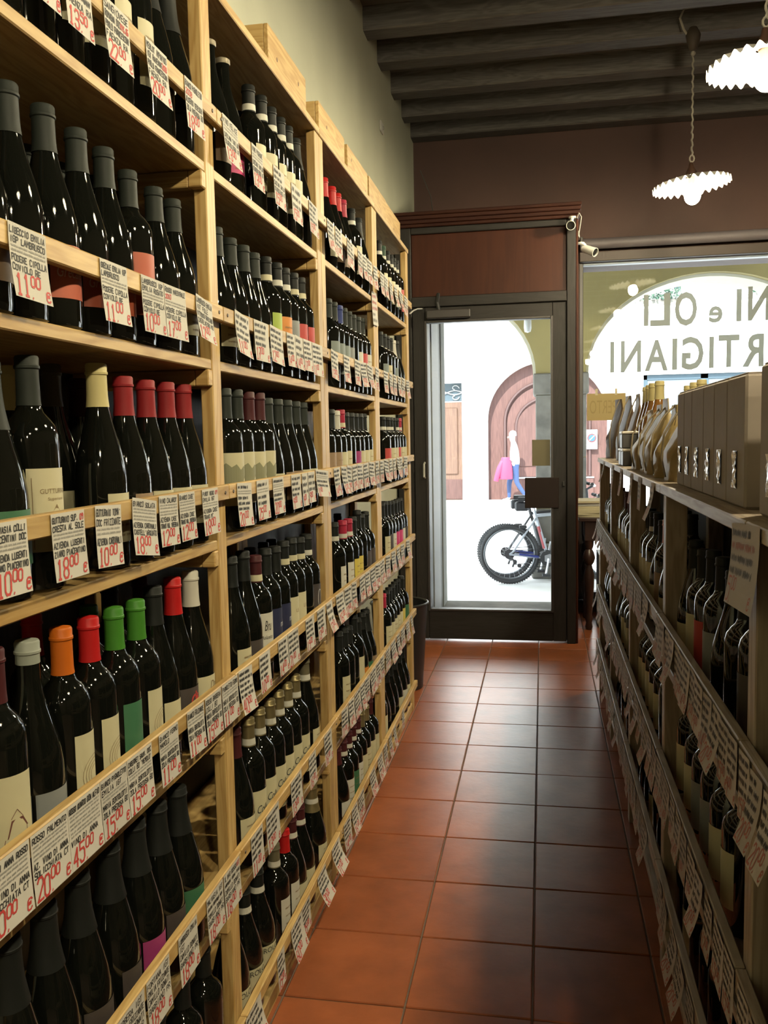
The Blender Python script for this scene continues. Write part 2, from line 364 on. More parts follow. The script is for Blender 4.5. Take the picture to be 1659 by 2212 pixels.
ob('pull_handle', MB().tube([(-.43, DY + .015, 1.08), (-.43, DY - .03, 1.09), (-.43, DY - .03, 1.17), (-.43, DY + .015, 1.18)], .007, 8).mesh('pull_handle', M_white), dr)
# ---- shop window with reversed lettering
wn = ob('window_1', None); wn['kind'] = 'structure'
GY = 6.82
def wpart(name, x0, x1, y0, y1, z0, z1, m, b=.003): return ob(name, MB().cbox(x0, x1, y0, y1, z0, z1, b).mesh(name, m), wn)
wpart('window_frame', .60, .628, 6.77, 6.87, .10, 2.60, M_frame); wpart('window_frame', 3.22, 3.25, 6.77, 6.87, .10, 2.60, M_frame)
wpart('window_frame', .628, 3.22, 6.77, 6.87, .10, .15, M_frame)
wpart('window_frame', .628, 3.22, 6.79, 6.86, 2.588, 2.60, mat('daylit_aluminium', (.40, .47, .56), .45))  # aluminium strip; daylight on the underside is put into its pale blue
pane = ob('pane', MB().box(.61, 3.24, GY, GY + .006, .12, 2.59).mesh('pane', M_pane), wn); pane.rotation_euler = (0, 0, 0)
wpart('window_sill', .56, 3.3, 6.68, 6.765, .085, .105, DARKW[0])
M_letter = mat('grey_vinyl', (.60, .68, .68), .6)
_N, _L = nodes_of(M_letter); _t = _N.new('ShaderNodeBsdfTransparent'); _t.inputs[0].default_value = (.24, .28, .28, 1); _x = _N.new('ShaderNodeMixShader'); _x.inputs[0].default_value = .6
_L.new(_t.outputs[0], _x.inputs[1]); _L.new(_N['Principled BSDF'].outputs[0], _x.inputs[2]); _L.new(_x.outputs[0], _N['Material Output'].inputs[0])
def glyph(ch, x0, x1, y0, y1, mir=True, sh=0.0):            # a letter on the pane, reversed as from inside
    a = ony(x0, (y0 + y1) / 2, GY - .004); c_ = ony(x1, (y0 + y1) / 2, GY - .004); xm = (x0 + x1) / 2
    t = ony(xm, y0, GY - .004).z; bt = ony(xm, y1, GY - .004).z
    V, F = text_fit(ch, c_.x, a.x, bt, t, sh, .022)
    n = len(V); P = [(u, GY - .0035, v) for u, v in V] + [(u, GY - .0005, v) for u, v in V]
    b = MB().add(P, [tuple(f) for f in F] + [tuple(i + n for i in f[::-1]) for f in F])
    ob('letter', b.mesh('letter', M_letter), wn)
for a in (('I', 1391, 1401, 637, 704), ('L', 1405, 1448, 633, 704), ('O', 1458, 1506, 630, 704), ('e', 1531, 1561, 661, 697), ('I', 1591, 1602, 624, 694), ('N', 1616, 1664, 618, 692), ('I', 1678, 1689, 614, 690), ('V', 1700, 1756, 610, 688),
          ('I', 1318, 1327, 738, 805), ('N', 1341, 1385, 736, 804), ('A', 1393, 1443, 734, 801), ('I', 1452, 1463, 731, 799), ('G', 1473, 1520, 727, 799), ('I', 1532, 1542, 727, 795), ('T', 1552, 1597, 723, 793), ('R', 1604, 1650, 721, 792), ('A', 1660, 1712, 716, 790)):
    glyph(*a)
# roller tube and beam over the window
rb = thing('roller_blind', 'grey rolled-up blind tube above the shop window', 'blind', (.62, 6.66, 2.715))
ob('tube', MB().lathe([(.038, 0), (.038, 2.6)], 16).mesh('tube', mat('mauve_fabric', (.20, .17, .18), .6), True), rb, (0, 0, 0), (0, math.pi / 2, 0))
ob('bracket', MB().cbox(-.02, .0, -.045, .085, -.045, .045, .003).mesh('bracket', M_frame), rb); ob('bracket', MB().cbox(2.6, 2.62, -.045, .085, -.045, .045, .003).mesh('bracket', M_frame), rb)
ob('valance', MB().cbox(-.02, 2.62, .05, .085, -.115, -.045, .004).mesh('valance', mat('brown_board', (.10, .07, .055), .6)), rb)
# yellow APERTO sheet in the window
sx0, sx1 = ony(1268, 850, GY - .03).x, ony(1352, 850, GY - .03).x; sz1, sz0 = ony(1300, 850, GY - .03).z, ony(1300, 908, GY - .03).z
sh_ = tag(ob('open_sign', MB().box(sx0, sx1, GY - .03, GY - .0285, sz0, sz1).mesh('open_sign', mat('yellow_card', (.62, .47, .20), .8))), 'yellow card sign taped inside the shop window', 'sign')
V, F = text_fit('APERTO', sx1 - .02, sx0 + .02, sz0 + .05, sz1 - .05)
ob('lettering', MB().add([(u, GY - .0308, v) for u, v in V], F).mesh('lettering', mat('faint_print', (.50, .37, .15), .8)), sh_)
for u in (sx0 + .06, sx1 - .08): ob('tape', MB().box(u, u + .018, GY - .032, GY - .0312, sz1 - .012, sz1 + .035).mesh('tape', mat('clear_tape', (.75, .66, .40), .4)), sh_)

# ------------------------------------------------------------------ street outside
struct('ground_street', MB().box(-30, 30, YF + .40, 40, GZ - .3, GZ).mesh('ground_street', M_street))
AY = 9.60
def sc9(x, z): return .328 + (x - .328) * AY / 9.75, 1.353 + (z - 1.353) * AY / 9.75
ops = []; zs = sc9(0, 2.0)[1]
for cx in (-4.16, -1.01, 2.06, 5.2):
    xa, _ = sc9(cx - 1.27, 0); xb, _ = sc9(cx + 1.27, 0); ops.append((xa, xb, GZ - .01, zs, 1.0 * AY / 9.75))
arc = struct('wall_arcade', wall_open(-7, 9, GZ, 4.9, AY, .55, ops).mesh('wall_arcade', M_ochre))
for xa, xb, zb, z_, rise in ops:                             # soffit of each arch; its lit look is put into the cream colour
    c_ = (xa + xb) / 2; h_ = (xb - xa) / 2; b = MB(); n = 28
    ring = lambda k, off: (c_ - (h_ - off) * math.cos(math.pi * k / n), z_ + (rise - off) * math.sin(math.pi * k / n))
    for k in range(n):
        (ax, az), (bx, bz) = ring(k, 0), ring(k + 1, 0); (cx2, cz2), (dx2, dz2) = ring(k, .03), ring(k + 1, .03)
        y0, y1 = AY + .10, AY + .57
        b.add([(ax, y0, az), (bx, y0, bz), (dx2, y0, dz2), (cx2, y0, cz2), (ax, y1, az), (bx, y1, bz), (dx2, y1, dz2), (cx2, y1, cz2)], [(0, 3, 2, 1), (4, 5, 6, 7), (3, 7, 6, 2)])
    ob('arch_soffit', b.mesh('arch_soffit', M_cream2), arc)
for k in range(3):                                           # stone piers between the arches
    xa = ops[k][1]; xb = ops[k + 1][0]
    ob('pier_capital', MB().cbox(xa - .03, xb + .03, AY - .03, AY + .58, zs - .22, zs + .005, .012).mesh('pier_capital', M_stone), arc)
    zc_ = GZ + .38
    for j, (z0, z1) in enumerate(((zc_, .55), (.553, 1.10), (1.103, zs - .223))):
        ob('pier_stone', MB().cbox(xa - .004, xb + .004, AY - .012, AY + .562, z0 + .002, z1, .008).mesh('pier_stone', M_stone), arc)
    ob('pier_base', MB().cbox(xa - .05, xb + .05, AY - .10, AY + .62, GZ, zc_, .015).mesh('pier_base', M_stone), arc)
struct('ceiling_portico', MB().box(-7, 9, YF + .40, AY + .55, 4.5, 4.9).mesh('ceiling_portico', M_ochre))
ob_ = struct('wall_upper', MB().box(XW - 6, XR_W + 6, YF + .38, YF + .42, 2.9, 4.5).mesh('wall_upper', M_ochre))
# little hanging lamp of the portico
hl = thing('hanging_lamp', 'small white glass lamp hanging under the portico outside', 'lamp', ony(1140, 708, 9.0))
ob('cord', MB().tube([(0, 0, .12), (0, 0, 4.5 - hl.location.z)], .006, 6).mesh('cord', M_iron), hl)
ob('glass_globe', MB().lathe([(.015, .13), (.02, .10), (.035, .08), (.038, 0), (.03, -.04), (.001, -.05)], 12).mesh('glass_globe', mat('opal_glass', (.8, .8, .78), .3), True), hl)
# street facade with doors and window
FY = 21.0
def P21(px, py): return ony(px, py, FY)
ax0, ax1 = P21(1053, 910).x, P21(1313, 905).x; asz = P21(1183, 905).z; arise = P21(1175, 780).z - asz
lx0, lx1 = P21(930, 827).x, P21(998, 900).x; lz = P21(980, 827).z
wx0, wx1 = P21(1390, 808).x, P21(1660, 808).x; wz1, wz0 = P21(1450, 808).z, P21(1450, 905).z
fc = struct('wall_street', wall_open(-18, 20, GZ, 8.5, FY, .5, [(lx0, lx1, GZ - .01, lz, 0), (ax0, ax1, GZ - .01, asz, arise), (wx0, wx1, wz0, wz1, 0)]).mesh('wall_street', M_facade))
ob('render_patch', MB().prism([(P21(1028, 1082).x, GZ + .02), (P21(1052, 1082).x, GZ + .02), (P21(1050, 1065).x, GZ + .3), (P21(1040, 1058).x, GZ + .42), (P21(1032, 1064).x, GZ + .28)], 1, FY - .004, FY).mesh('render_patch', mat('worn_plaster', (.55, .60, .64), .9)), fc)
M_door = wood('red_door_wood', (.155, .072, .060), (.115, .050, .042), 2, .6, scale=6.0); M_doorl = wood('tan_door_wood', (.22, .125, .080), (.17, .09, .06), 2, .6, scale=6.0)
ad_ = thing('arched_door', 'big arched double door of reddish wood across the street', 'door', ((ax0 + ax1) / 2, FY + .25, GZ))
hw = (ax1 - ax0) / 2; sp = asz - GZ; nn = 24
def arch_poly(h, s, r, z0=0, n=nn, x0=-1, x1=1): return [(h * x0, z0)] + [(-h * math.cos(math.pi * k / n), s + r * math.sin(math.pi * k / n)) for k in range(n + 1)] + [(h * x1, z0)]
ob('frame_arch', MB().prism(arch_poly(hw, sp, arise), 1, 0, .08).mesh('frame_arch', M_door), ad_)
for s in (-1, 1):
    q = [(0 + s * .008, .55)] + [(s * (hw - .45) * math.sin(math.pi / 2 * k / 12), sp - .1 + (arise - .45) * math.cos(math.pi / 2 * k / 12)) for k in range(13)] + [(s * (hw - .45), .55)]
    q[1] = (s * .008, q[1][1])
    lfm = ob('leaf', MB().prism(q if s < 0 else q[::-1], 1, -.05, 0).mesh('leaf', M_door), ad_)
    q2 = [(s * .2, .8)] + [(s * max(.2, (hw - .68) * math.sin(math.pi / 2 * k / 10)), sp - .2 + (arise - .72) * math.cos(math.pi / 2 * k / 10)) for k in range(11)] + [(s * (hw - .68), .8)]
    ob('leaf_panel', MB().prism(q2 if s < 0 else q2[::-1], 1, -.075, -.05).mesh('leaf_panel', M_door), lfm)
    for off, zo in ((.40, -.05), (.66, -.18)):
        ob('arch_moulding', MB().tube([(s * (hw - off), -.07, .56)] + [(s * (hw - off) * math.sin(math.pi / 2 * k / 12), -.07, sp + zo + (arise - off) * math.cos(math.pi / 2 * k / 12)) for k in range(12, -1, -1)], .035, 6).mesh('arch_moulding', mat('shaded_door_moulding', (.10, .045, .04), .6), True), ad_)  # arch mouldings in a darker door wood, shading put into the colour
    ob('kick_board', MB().cbox(min(s * .01, s * (hw - .3)), max(s * .01, s * (hw - .3)), -.06, 0, .02, .50, .01).mesh('kick_board', M_door), ad_)
    ob('moulding', MB().cbox(min(s * .01, s * (hw - .3)), max(s * .01, s * (hw - .3)), -.085, 0, .502, .535, .006).mesh('moulding', M_facade), ad_)
ld = thing('panelled_door', 'tan panelled street door under a scrolled iron transom', 'door', ((lx0 + lx1) / 2, FY + .2, GZ))
w_ = (lx1 - lx0) / 2; dh = P21(980, 868).z - GZ
ob('leaf', MB().cbox(-w_, w_, 0, .06, 0, dh, .006).mesh('leaf', M_doorl), ld)
ob('leaf_panel', MB().cbox(-w_ + .12, w_ - .12, -.03, 0, .62, dh - .14, .02).mesh('leaf_panel', M_doorl), ld); ob('kick_board', MB().cbox(-w_ + .02, w_ - .02, -.02, 0, .02, .50, .01).mesh('kick_board', M_door), ld)
ob('transom_glass', MB().box(-w_, w_, .03, .05, dh + .02, lz - GZ).mesh('transom_glass', mat('dark_transom', (.10, .14, .17), .2)), ld)
b = MB(); zt = (dh + lz - GZ) / 2
for s in (-1, 1):
    for t in (-1, 1):
        b.tube([(s * (w_ * .5 + (.11 - .011 * k) * math.cos(k * .55)), 0, zt + t * (.10 + (.09 - .008 * k) * math.sin(k * .55))) for k in range(10)], .012, 5)
b.tube([(-w_ + w_ * 2 * k / 20, 0, zt + .05 * math.sin(k * math.pi / 10)) for k in range(21)], .012, 5); b.tube([(-w_ + w_ * 2 * k / 20, 0, zt - .05 * math.sin(k * math.pi / 10)) for k in range(21)], .012, 5)
ob('scrollwork', b.mesh('scrollwork', mat('pale_iron', (.55, .56, .56), .5)), ld)
sw = thing('shop_front', 'blue-grey framed shop window in the facade across the street', 'window', ((wx0 + wx1) / 2, FY + .12, wz0))
M_bl = mat('blue_frame', (.06, .11, .15), .5); ww = (wx1 - wx0) / 2; wh = wz1 - wz0
for (a0, a1, b0, b1) in ((-ww, -ww + .10, 0, wh), (ww - .1, ww, 0, wh), (-.09, .09, 0, wh), (-ww, ww, wh - .12, wh), (-ww, ww, 0, .1)): ob('frame_bar', MB().cbox(a0, a1, -.03, .05, b0, b1, .01).mesh('frame_bar', M_bl), sw)
for s in (-1, 1): ob('pane', MB().box(min(0, s * ww), max(0, s * ww), 0, .02, 0, wh).mesh('pane', mat('pale_curtain_glass', (.22, .28, .33), .3)), sw)
# no-parking plate and its post, planter greenery
np_ = thing('no_parking_sign', 'white plate with round blue and red parking ban on arched door', 'sign', (P21(1279, 950).x, FY + .115, P21(1279, 950).z))
ob('plate', MB().cbox(-.13, .13, 0, .012, -.22, .24, .01).mesh('plate', mat('sign_white', (.40, .40, .40), .5)), np_)
rd = ob('red_ring', MB().lathe([(.10, 0), (.10, .008)], 24).mesh('red_ring', mat('sign_red', (.22, .03, .03), .5)), np_, (0, 0, .04), (math.pi / 2, 0, 0))
ob('blue_disc', MB().lathe([(.078, 0), (.078, .012)], 24).mesh('blue_disc', mat('sign_blue', (.03, .12, .22), .5)), np_, (0, 0, .04), (math.pi / 2, 0, 0))
ob('red_bar', MB().cbox(-.085, .085, -.014, 0, -.011, .011, .002).mesh('red_bar', mat('sign_white', (.85, .85, .85))), np_, (0, 0, .04), (0, math.radians(-45), 0))
bal = struct('balcony_slab', MB().box(P21(1362, 665).x, P21(1475, 665).x, FY - .5, FY, P21(1400, 668).z - .06, P21(1400, 668).z).mesh('balcony_slab', M_facade)); bal['kind'] = 'structure'
bal2 = struct('balcony_ledge', MB().box(P21(1600, 645).x, P21(1720, 645).x, FY - .5, FY, P21(1640, 652).z - .06, P21(1640, 652).z).mesh('balcony_ledge', M_facade))
M_leaf = mat('leaf_green', (.05, .15, .08), .6, rnd=.3, vary=.2)
def bush(px0, px1, py, lab, seed, hgt):
    r_ = random.Random(seed); x0, x1 = P21(px0, py).x, P21(px1, py).x; z0 = P21((px0 + px1) / 2, py).z
    t = thing('potted_shrub', lab, 'plant', ((x0 + x1) / 2, FY - .34, z0))
    ob('planter', MB().cbox((x0 - x1) / 2, (x1 - x0) / 2, -.10, .10, 0, .16, .01).mesh('planter', M_stone), t)
    b = MB()
    for _ in range(420):
        p = Vector((r_.uniform(x0 - x1, x1 - x0) * .52, max(-.2, min(.25, r_.gauss(0, .10))), .15 + abs(r_.gauss(0, hgt)))); a = Vector((r_.gauss(0, 1), r_.gauss(0, 1), r_.gauss(0, 1))).normalized(); c2 = a.orthogonal().normalized()
        s = r_.uniform(.03, .06); b.add([p - a * s, p + c2 * s * .5, p + a * s, p - c2 * s * .5], [(0, 1, 2, 3)])
    o = ob('foliage', b.mesh('foliage', M_leaf), t); o['kind'] = 'stuff'
bush(1372, 1465, 668, 'leafy green shrub on the balcony above the blue shop window', 3, .22); bush(1612, 1700, 652, 'leafy green shrub on the far ledge right of the balcony', 4, .22)
tag(ob('downpipe', MB().tube([(P21(1462, 600).x, FY - .08, P21(1462, 625).z), (P21(1462, 600).x, FY - .08, P21(1462, 560).z + 1)], .05, 8).mesh('downpipe', M_bl)), 'short dark blue downpipe above the balcony shrub', 'pipe')

# ------------------------------------------------------------------ tall rack on the left wall
XL = -0.306
BT = [.045, .40, .775, 1.155, 1.51, 1.885, 2.245]             # tops of the boards
RZ = [.127, .49, .862, 1.249, 1.600, 1.978]                   # middles of the rails
BAYS = [(.79, 1.6475), (1.6946, 2.503), (2.596, 3.352), (3.443, 4.19)]
rack = thing('bottle_rack', 'tall pine bottle rack along the cream wall', 'rack', (XL, 0, 0))
post_me = {w: MB().cbox(-.026, 0, 0, w, 0, 2.225, .002).mesh('post', PINE[2]) for w in (.046, .062)}
for y0, w in ((.743, .046), (1.648, .046), (2.504, .046), (2.5505, .046), (3.3525, .046), (3.3987, .046), (4.192, .062)):
    ob('post', post_me[w], rack, (0, y0, 0)); ob('post', post_me[w], rack, (-.27, y0, 0))
RAILY = [(.745, 1.672), (1.674, 2.549), (2.551, 3.398), (3.400, 4.257)]
for k, (y0, y1) in enumerate(BAYS):
    bm_ = MB().cbox(-.295, -.0015, y0 + .0005, y1 - .0005, -.02, 0, .002).mesh('shelf_board', PINE[1])
    cm = MB().cbox(-.285, -.028, 0, .022, -.052, -.0205, .002).mesh('cleat', PINE[0])
    rm = MB().cbox(.0005, .017, RAILY[k][0], RAILY[k][1], -.015, .015, .002).mesh('rail', PINE[1])
    nm = MB().lathe([(.004, 0), (.003, .0015)], 8).mesh('screw', mat('dark_screw', (.10, .06, .03), .5))
    ob('back_panel', MB().box(-.31, -.298, RAILY[k][0] + .001, RAILY[k][1] - .001, .02, 2.22).mesh('back_panel', wood('shade_sheet', (.075, .05, .03), (.05, .035, .02), 2)), rack)  # dark sheet added to stand in for the shade behind the bottles
    for s_, z in enumerate(BT):
        if s_ < 6: ob('shelf_board', bm_, rack, (0, 0, z))
        if 0 < s_ < 6:
            ob('cleat', cm, rack, (0, y0, z)); ob('cleat', cm, rack, (0, y1 - .022, z))
            ob('cleat_block', MB().cbox(-.0275, 0, y1 - .022, y1, -.052, -.0205, .002).mesh('cleat_block', PINE[0]), rack, (0, 0, z))
        if s_ < 6:
            ob('rail', rm, rack, (0, 0, RZ[s_]))
            for yy in (RAILY[k][0] + .022, RAILY[k][1] - .022): ob('screw', nm, rack, (.017, yy, RZ[s_]), (0, math.pi / 2, 0))
for y0, y1 in ((.745, 1.672), (1.674, 2.549), (2.551, 3.398), (3.400, 4.257)):
    ob('top_board', MB().cbox(-.30, .004, y0, y1, -.0195, 0, .002).mesh('top_board', PINE[1]), rack, (0, 0, BT[6]))
    ob('kick_board', MB().cbox(-.02, -.004, y0 + .05, y1 - .05, .0, .024, .002).mesh('kick_board', PINE[1]), rack)

# wooden crates on top of the tall rack
M_knot = mat('knot', (.22, .11, .04), .6)
for i, (y0, y1, x1) in enumerate(((2.16, 2.51, -.33), (2.67, 3.02, -.333), (3.075, 3.435, -.335), (3.455, 3.825, -.333), (3.84, 4.235, -.336))):
    c = thing('wooden_crate', '%s pale pine wine crate from the door, lying on the tall rack' % ORD[5 - i], 'crate', (x1, (y0 + y1) / 2, BT[6] + .0005), group='crates on the tall rack')
    h = (y1 - y0) / 2
    ob('side_board', MB().cbox(-.012, 0, -h, h, 0, .122, .0015).mesh('side_board', PINE[1]), c); ob('side_board', MB().cbox(-.24, -.228, -h, h, 0, .122, .0015).mesh('side_board', PINE[1]), c)
    for s in (-1, 1): ob('end_board', MB().cbox(-.2278, -.0122, min(s * h, s * (h - .014)), max(s * h, s * (h - .014)), 0, .122, .0015).mesh('end_board', PINE[0]), c)
    ob('lid', MB().cbox(-.2275, -.0125, -h + .0145, h - .0145, .108, .118, .0015).mesh('lid', PINE[1]), c)
    for q in range(2): ob('knot', MB().lathe([(.006, 0), (.005, .0006)], 10).mesh('knot', M_knot), c, (0, h * random.Random(i * 7 + q).uniform(-.8, .8), .02 + .07 * random.Random(i + q * 5).random()), (0, math.pi / 2, 0))

# ------------------------------------------------------------------ low rack on the right
XR = 0.62
RB = [.11, .455, .795, 1.226]
RRZ = [.265, .55, .893]
RBAY = [(.55, 1.275), (1.325, 2.19), (2.24, 3.05), (3.10, 3.90), (3.95, 4.64)]
low = thing('bottle_rack', 'low weathered wooden rack between the aisle and shop window', 'rack', (XR, 0, 0))
lp = MB().cbox(0, .05, 0, .046, 0, 1.203, .002).mesh('post', OLDW[2])
for y0 in (.502, 1.277, 2.192, 3.052, 3.902, 4.642):
    ob('post', lp, low, (0, y0, 0)); ob('post', lp, low, (.25, y0, 0))
for k, (y0, y1) in enumerate(RBAY):
    sb = MB().cbox(.001, .298, y0 + .0005, y1 - .0005, -.022, 0, .002).mesh('shelf_board', OLDW[1]); rl = MB().cbox(-.017, -.0005, y0 - .024, y1 + .022, -.0175, .0175, .002).mesh('rail', OLDW[1])
    for z in RB[:3]: ob('shelf_board', sb, low, (0, 0, z))
    for z in RRZ: ob('rail', rl, low, (0, 0, z))
    ob('top_board', MB().cbox(-.012, .302, y0 - .024, y1 + .022, -.022, 0, .002).mesh('top_board', OLDW[1]), low, (0, 0, RB[3]))
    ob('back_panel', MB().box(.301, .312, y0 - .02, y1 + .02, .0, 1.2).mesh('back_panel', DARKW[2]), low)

# ------------------------------------------------------------------ bottles
SH = {'d': [(.030, 0), (.0365, .004), (.0375, .012), (.0375, .188), (.0366, .200), (.0335, .211), (.0265, .221), (.0192, .229), (.0158, .237), (.0146, .248), (.0140, .298)],
      'g': [(.032, 0), (.0395, .004), (.0405, .012), (.0405, .125), (.0398, .142), (.0372, .160), (.0322, .180), (.0262, .200), (.0208, .219), (.0172, .236), (.0153, .252), (.0145, .298)],
      'h': [(.034, 0), (.0425, .004), (.0435, .013), (.0435, .122), (.0425, .140), (.0392, .160), (.0342, .180), (.0288, .200), (.0238, .220), (.0200, .240), (.0176, .262), (.0165, .298)]}
CAPC = {'k': ((.014, .016, .014), .45, 0, 'black'), 's': ((.026, .032, .026), .5, 0, 'slate'), 'q': ((.32, .018, .022), .5, 0, 'deep-red'), 'r': ((.60, .018, .018), .35, 0, 'red'), 'm': ((.08, .016, .018), .45, 0, 'maroon'), 'y': ((.74, .64, .30), .45, 0, 'yellow-cream'),
        'o': ((.72, .17, .015), .35, 0, 'orange'), 'g': ((.07, .27, .03), .35, 0, 'green'), 'w': ((.76, .73, .62), .4, 0, 'white'), 'l': ((.40, .43, .36), .3, 0, 'pale-grey'), 'b': ((.03, .05, .22), .4, 0, 'blue'),
        'a': ((.22, .18, .09), .3, .7, 'olive-gold'), 'p': ((.48, .03, .07), .4, 0, 'crimson'), 'v': ((.17, .15, .09), .5, 0, 'brown'), 'c': ((.16, .14, .10), .45, .5, 'crown'), 'e': ((.04, .09, .055), .45, 0, 'dark-green')}
LABC = {'c': ((.78, .72, .46), 'cream'), 'C': ((.80, .78, .66), 'white'), 'L': ((.45, .60, .08), 'lime'), 'O': ((.85, .32, .05), 'orange'), 'G': ((.30, .32, .31), 'grey'), 'R': ((.62, .06, .05), 'red'), 'N': ((.014, .02, .075), 'navy'),
        'D': ((.07, .055, .05), 'dark'), 'P': ((.75, .05, .22), 'pink'), 'M': ((.42, .04, .20), 'magenta'), 'T': ((.40, .27, .16), 'tan'), 'Y': ((.85, .68, .12), 'yellow'), 'E': ((.05, .20, .09), 'green'), 'B': ((.62, .13, .06), 'brick-red'), 'S': ((.25, .30, .28), 'grey-green'), 'n': (None, 'plain')}
def r_at(s, z):
    p = SH[s]
    for (r0, z0), (r1, z1) in zip(p, p[1:]):
        if z0 <= z <= z1: return r0 + (r1 - r0) * (z - z0) / (z1 - z0)
    return p[-1][0]
_bm = {}
def cached(key, fn):
    if key not in _bm: _bm[key] = fn()
    return _bm[key]
def glass_me(s, amber=False): return cached(('g', s, amber), lambda: MB().lathe(SH[s], 22).mesh('glass_body', M_amber if amber else M_glass, True))
def cap_me(s, c):
    def f():
        col, ro, me_, _ = CAPC[c]; m = mat('capsule_' + CAPC[c][3].replace('-', '_'), col, min(.6, ro + .08), me_, spec=.16)
        if c == 'c': return MB().lathe([(.0165, .289), (.0172, .291), (.0168, .300), (.012, .303), (.001, .304)], 18).mesh('crown_cap', m, True)
        z0 = {'d': .238, 'g': .238, 'h': .215}[s]
        if c == 'l': z0 = .272
        pr = [(r_at(s, z0 + (.284 - z0) * t / 5) + .0008, z0 + (.284 - z0) * t / 5) for t in range(6)]; rt = r_at(s, .29) + .0012
        pr += [(rt + .0014, .2855), (rt + .0015, .2885), (rt + .0003, .290), (rt + .0005, .299), (rt - .001, .3015), (rt - .004, .3022), (.001, .3022)]
        return MB().lathe(pr, 20, cap0=False).mesh('capsule', m, True)
    return cached(('c', s, c), f)
LZ = {'d': (.052, .158), 'g': (.040, .112), 'h': (.045, .115)}
def on_cyl(r): return lambda u, v: (r * math.cos(u / r), r * math.sin(u / r), v)
def label_me(s, l, half=1.15, z=None):
    z0, z1 = z or LZ[s]
    return cached(('l', s, l, half, z0, z1), lambda: MB().lathe([(r_at(s, z_) + .0005, z_) for z_ in (z0, z1)], 14, a0=-half, a1=half).mesh('label', mat('label_' + LABC[l][1].replace('-', '_'), LABC[l][0], .6), True))
def band_me(s, col='c'): return cached(('b', s, col), lambda: MB().lathe([(r_at(s, .241) + .0013, .241), (r_at(s, .256) + .0013, .256)], 18, cap0=False, cap1=False).mesh('neck_band', mat('label_' + LABC[col][1].replace('-', '_'), LABC[col][0], .6), True))
def print_me(key, s, fn, m):                                  # print on a label, wrapped round the bottle
    def f():
        b = MB(); fn(b, on_cyl(r_at(s, .08) + .0011)); return b.mesh('print', m)
    return cached(('p', key, s), f)
def p_text(items):
    def fn(b, cy):
        for body, u0, u1, v0, v1, shr in items:
            V, F = text_fit(body, u0, u1, v0, v1, shr); b.add([cy(u, v) for u, v in V], F)
    return fn
def p_rule(z0, z1, seed):
    def fn(b, cy):
        r = random.Random(seed)
        for k in range(4): stroke_mesh(b, scribble(-.024, .024, z0 + (z1 - z0) * (.12 + .2 * k), .0045, r), .0007, cy)
    return fn
def p_arcs(b, cy):
    for r in (.012, .017, .022, .027):
        stroke_mesh(b, [[(.004 + r * math.cos(a * .35), .098 + r * math.sin(a * .35)) for a in range(4, 15)]], .0008, cy)
def p_border(b, cy):
    stroke_mesh(b, [[(-.032, .056), (.032, .056), (.032, .146), (-.032, .146), (-.032, .056)]], .0010, cy)
    for body, u0, u1, v0, v1, shr in (('GUTTURNIO', -.022, .026, .126, .132, 0), ('Superiore', -.012, .016, .116, .121, 0)):
        V, F = text_fit(body, u0, u1, v0, v1, shr); b.add([cy(u, v) for u, v in V], F)
    b.add([cy(-.012, .092), cy(.016, .092), cy(.002, .112)], [(0, 1, 2)])
def p_house(b, cy):
    b.add([cy(.006, .085), cy(.036, .095), cy(.028, .108), (cy(.012, .106))], [(0, 1, 2, 3)])
    stroke_mesh(b, [[(.0, .070), (.034, .072), (.034, .095)], [(.0, .070), (.004, .085)], [(.012, .108), (.02, .118), (.028, .108)]], .0008, cy)
def p_hills(b, cy):
    top = [.136, .141, .145, .141, .136, .139, .142, .136, .130, .134, .138, .135, .132]; n = len(top) - 1
    for k in range(n):
        u0, u1 = -.036 + .072 * k / n, -.036 + .072 * (k + 1) / n; lo = lambda u: .086 + max(0, u) * .9
        b.add([cy(u0, lo(u0)), cy(u1, lo(u1)), cy(u1, top[k + 1]), cy(u0, top[k])], [(0, 1, 2, 3)])
def p_ring(b, cy): stroke_mesh(b, [[(.010 * math.cos(a * .4), .115 + .026 * math.sin(a * .4)) for a in range(17)]], .0018, cy)
M_olive = mat('olive_print', (.30, .30, .17), .7); M_silver = mat('silver_print', (.62, .64, .66), .35, metal=.4); M_brown = mat('brown_print', (.20, .07, .05), .7)
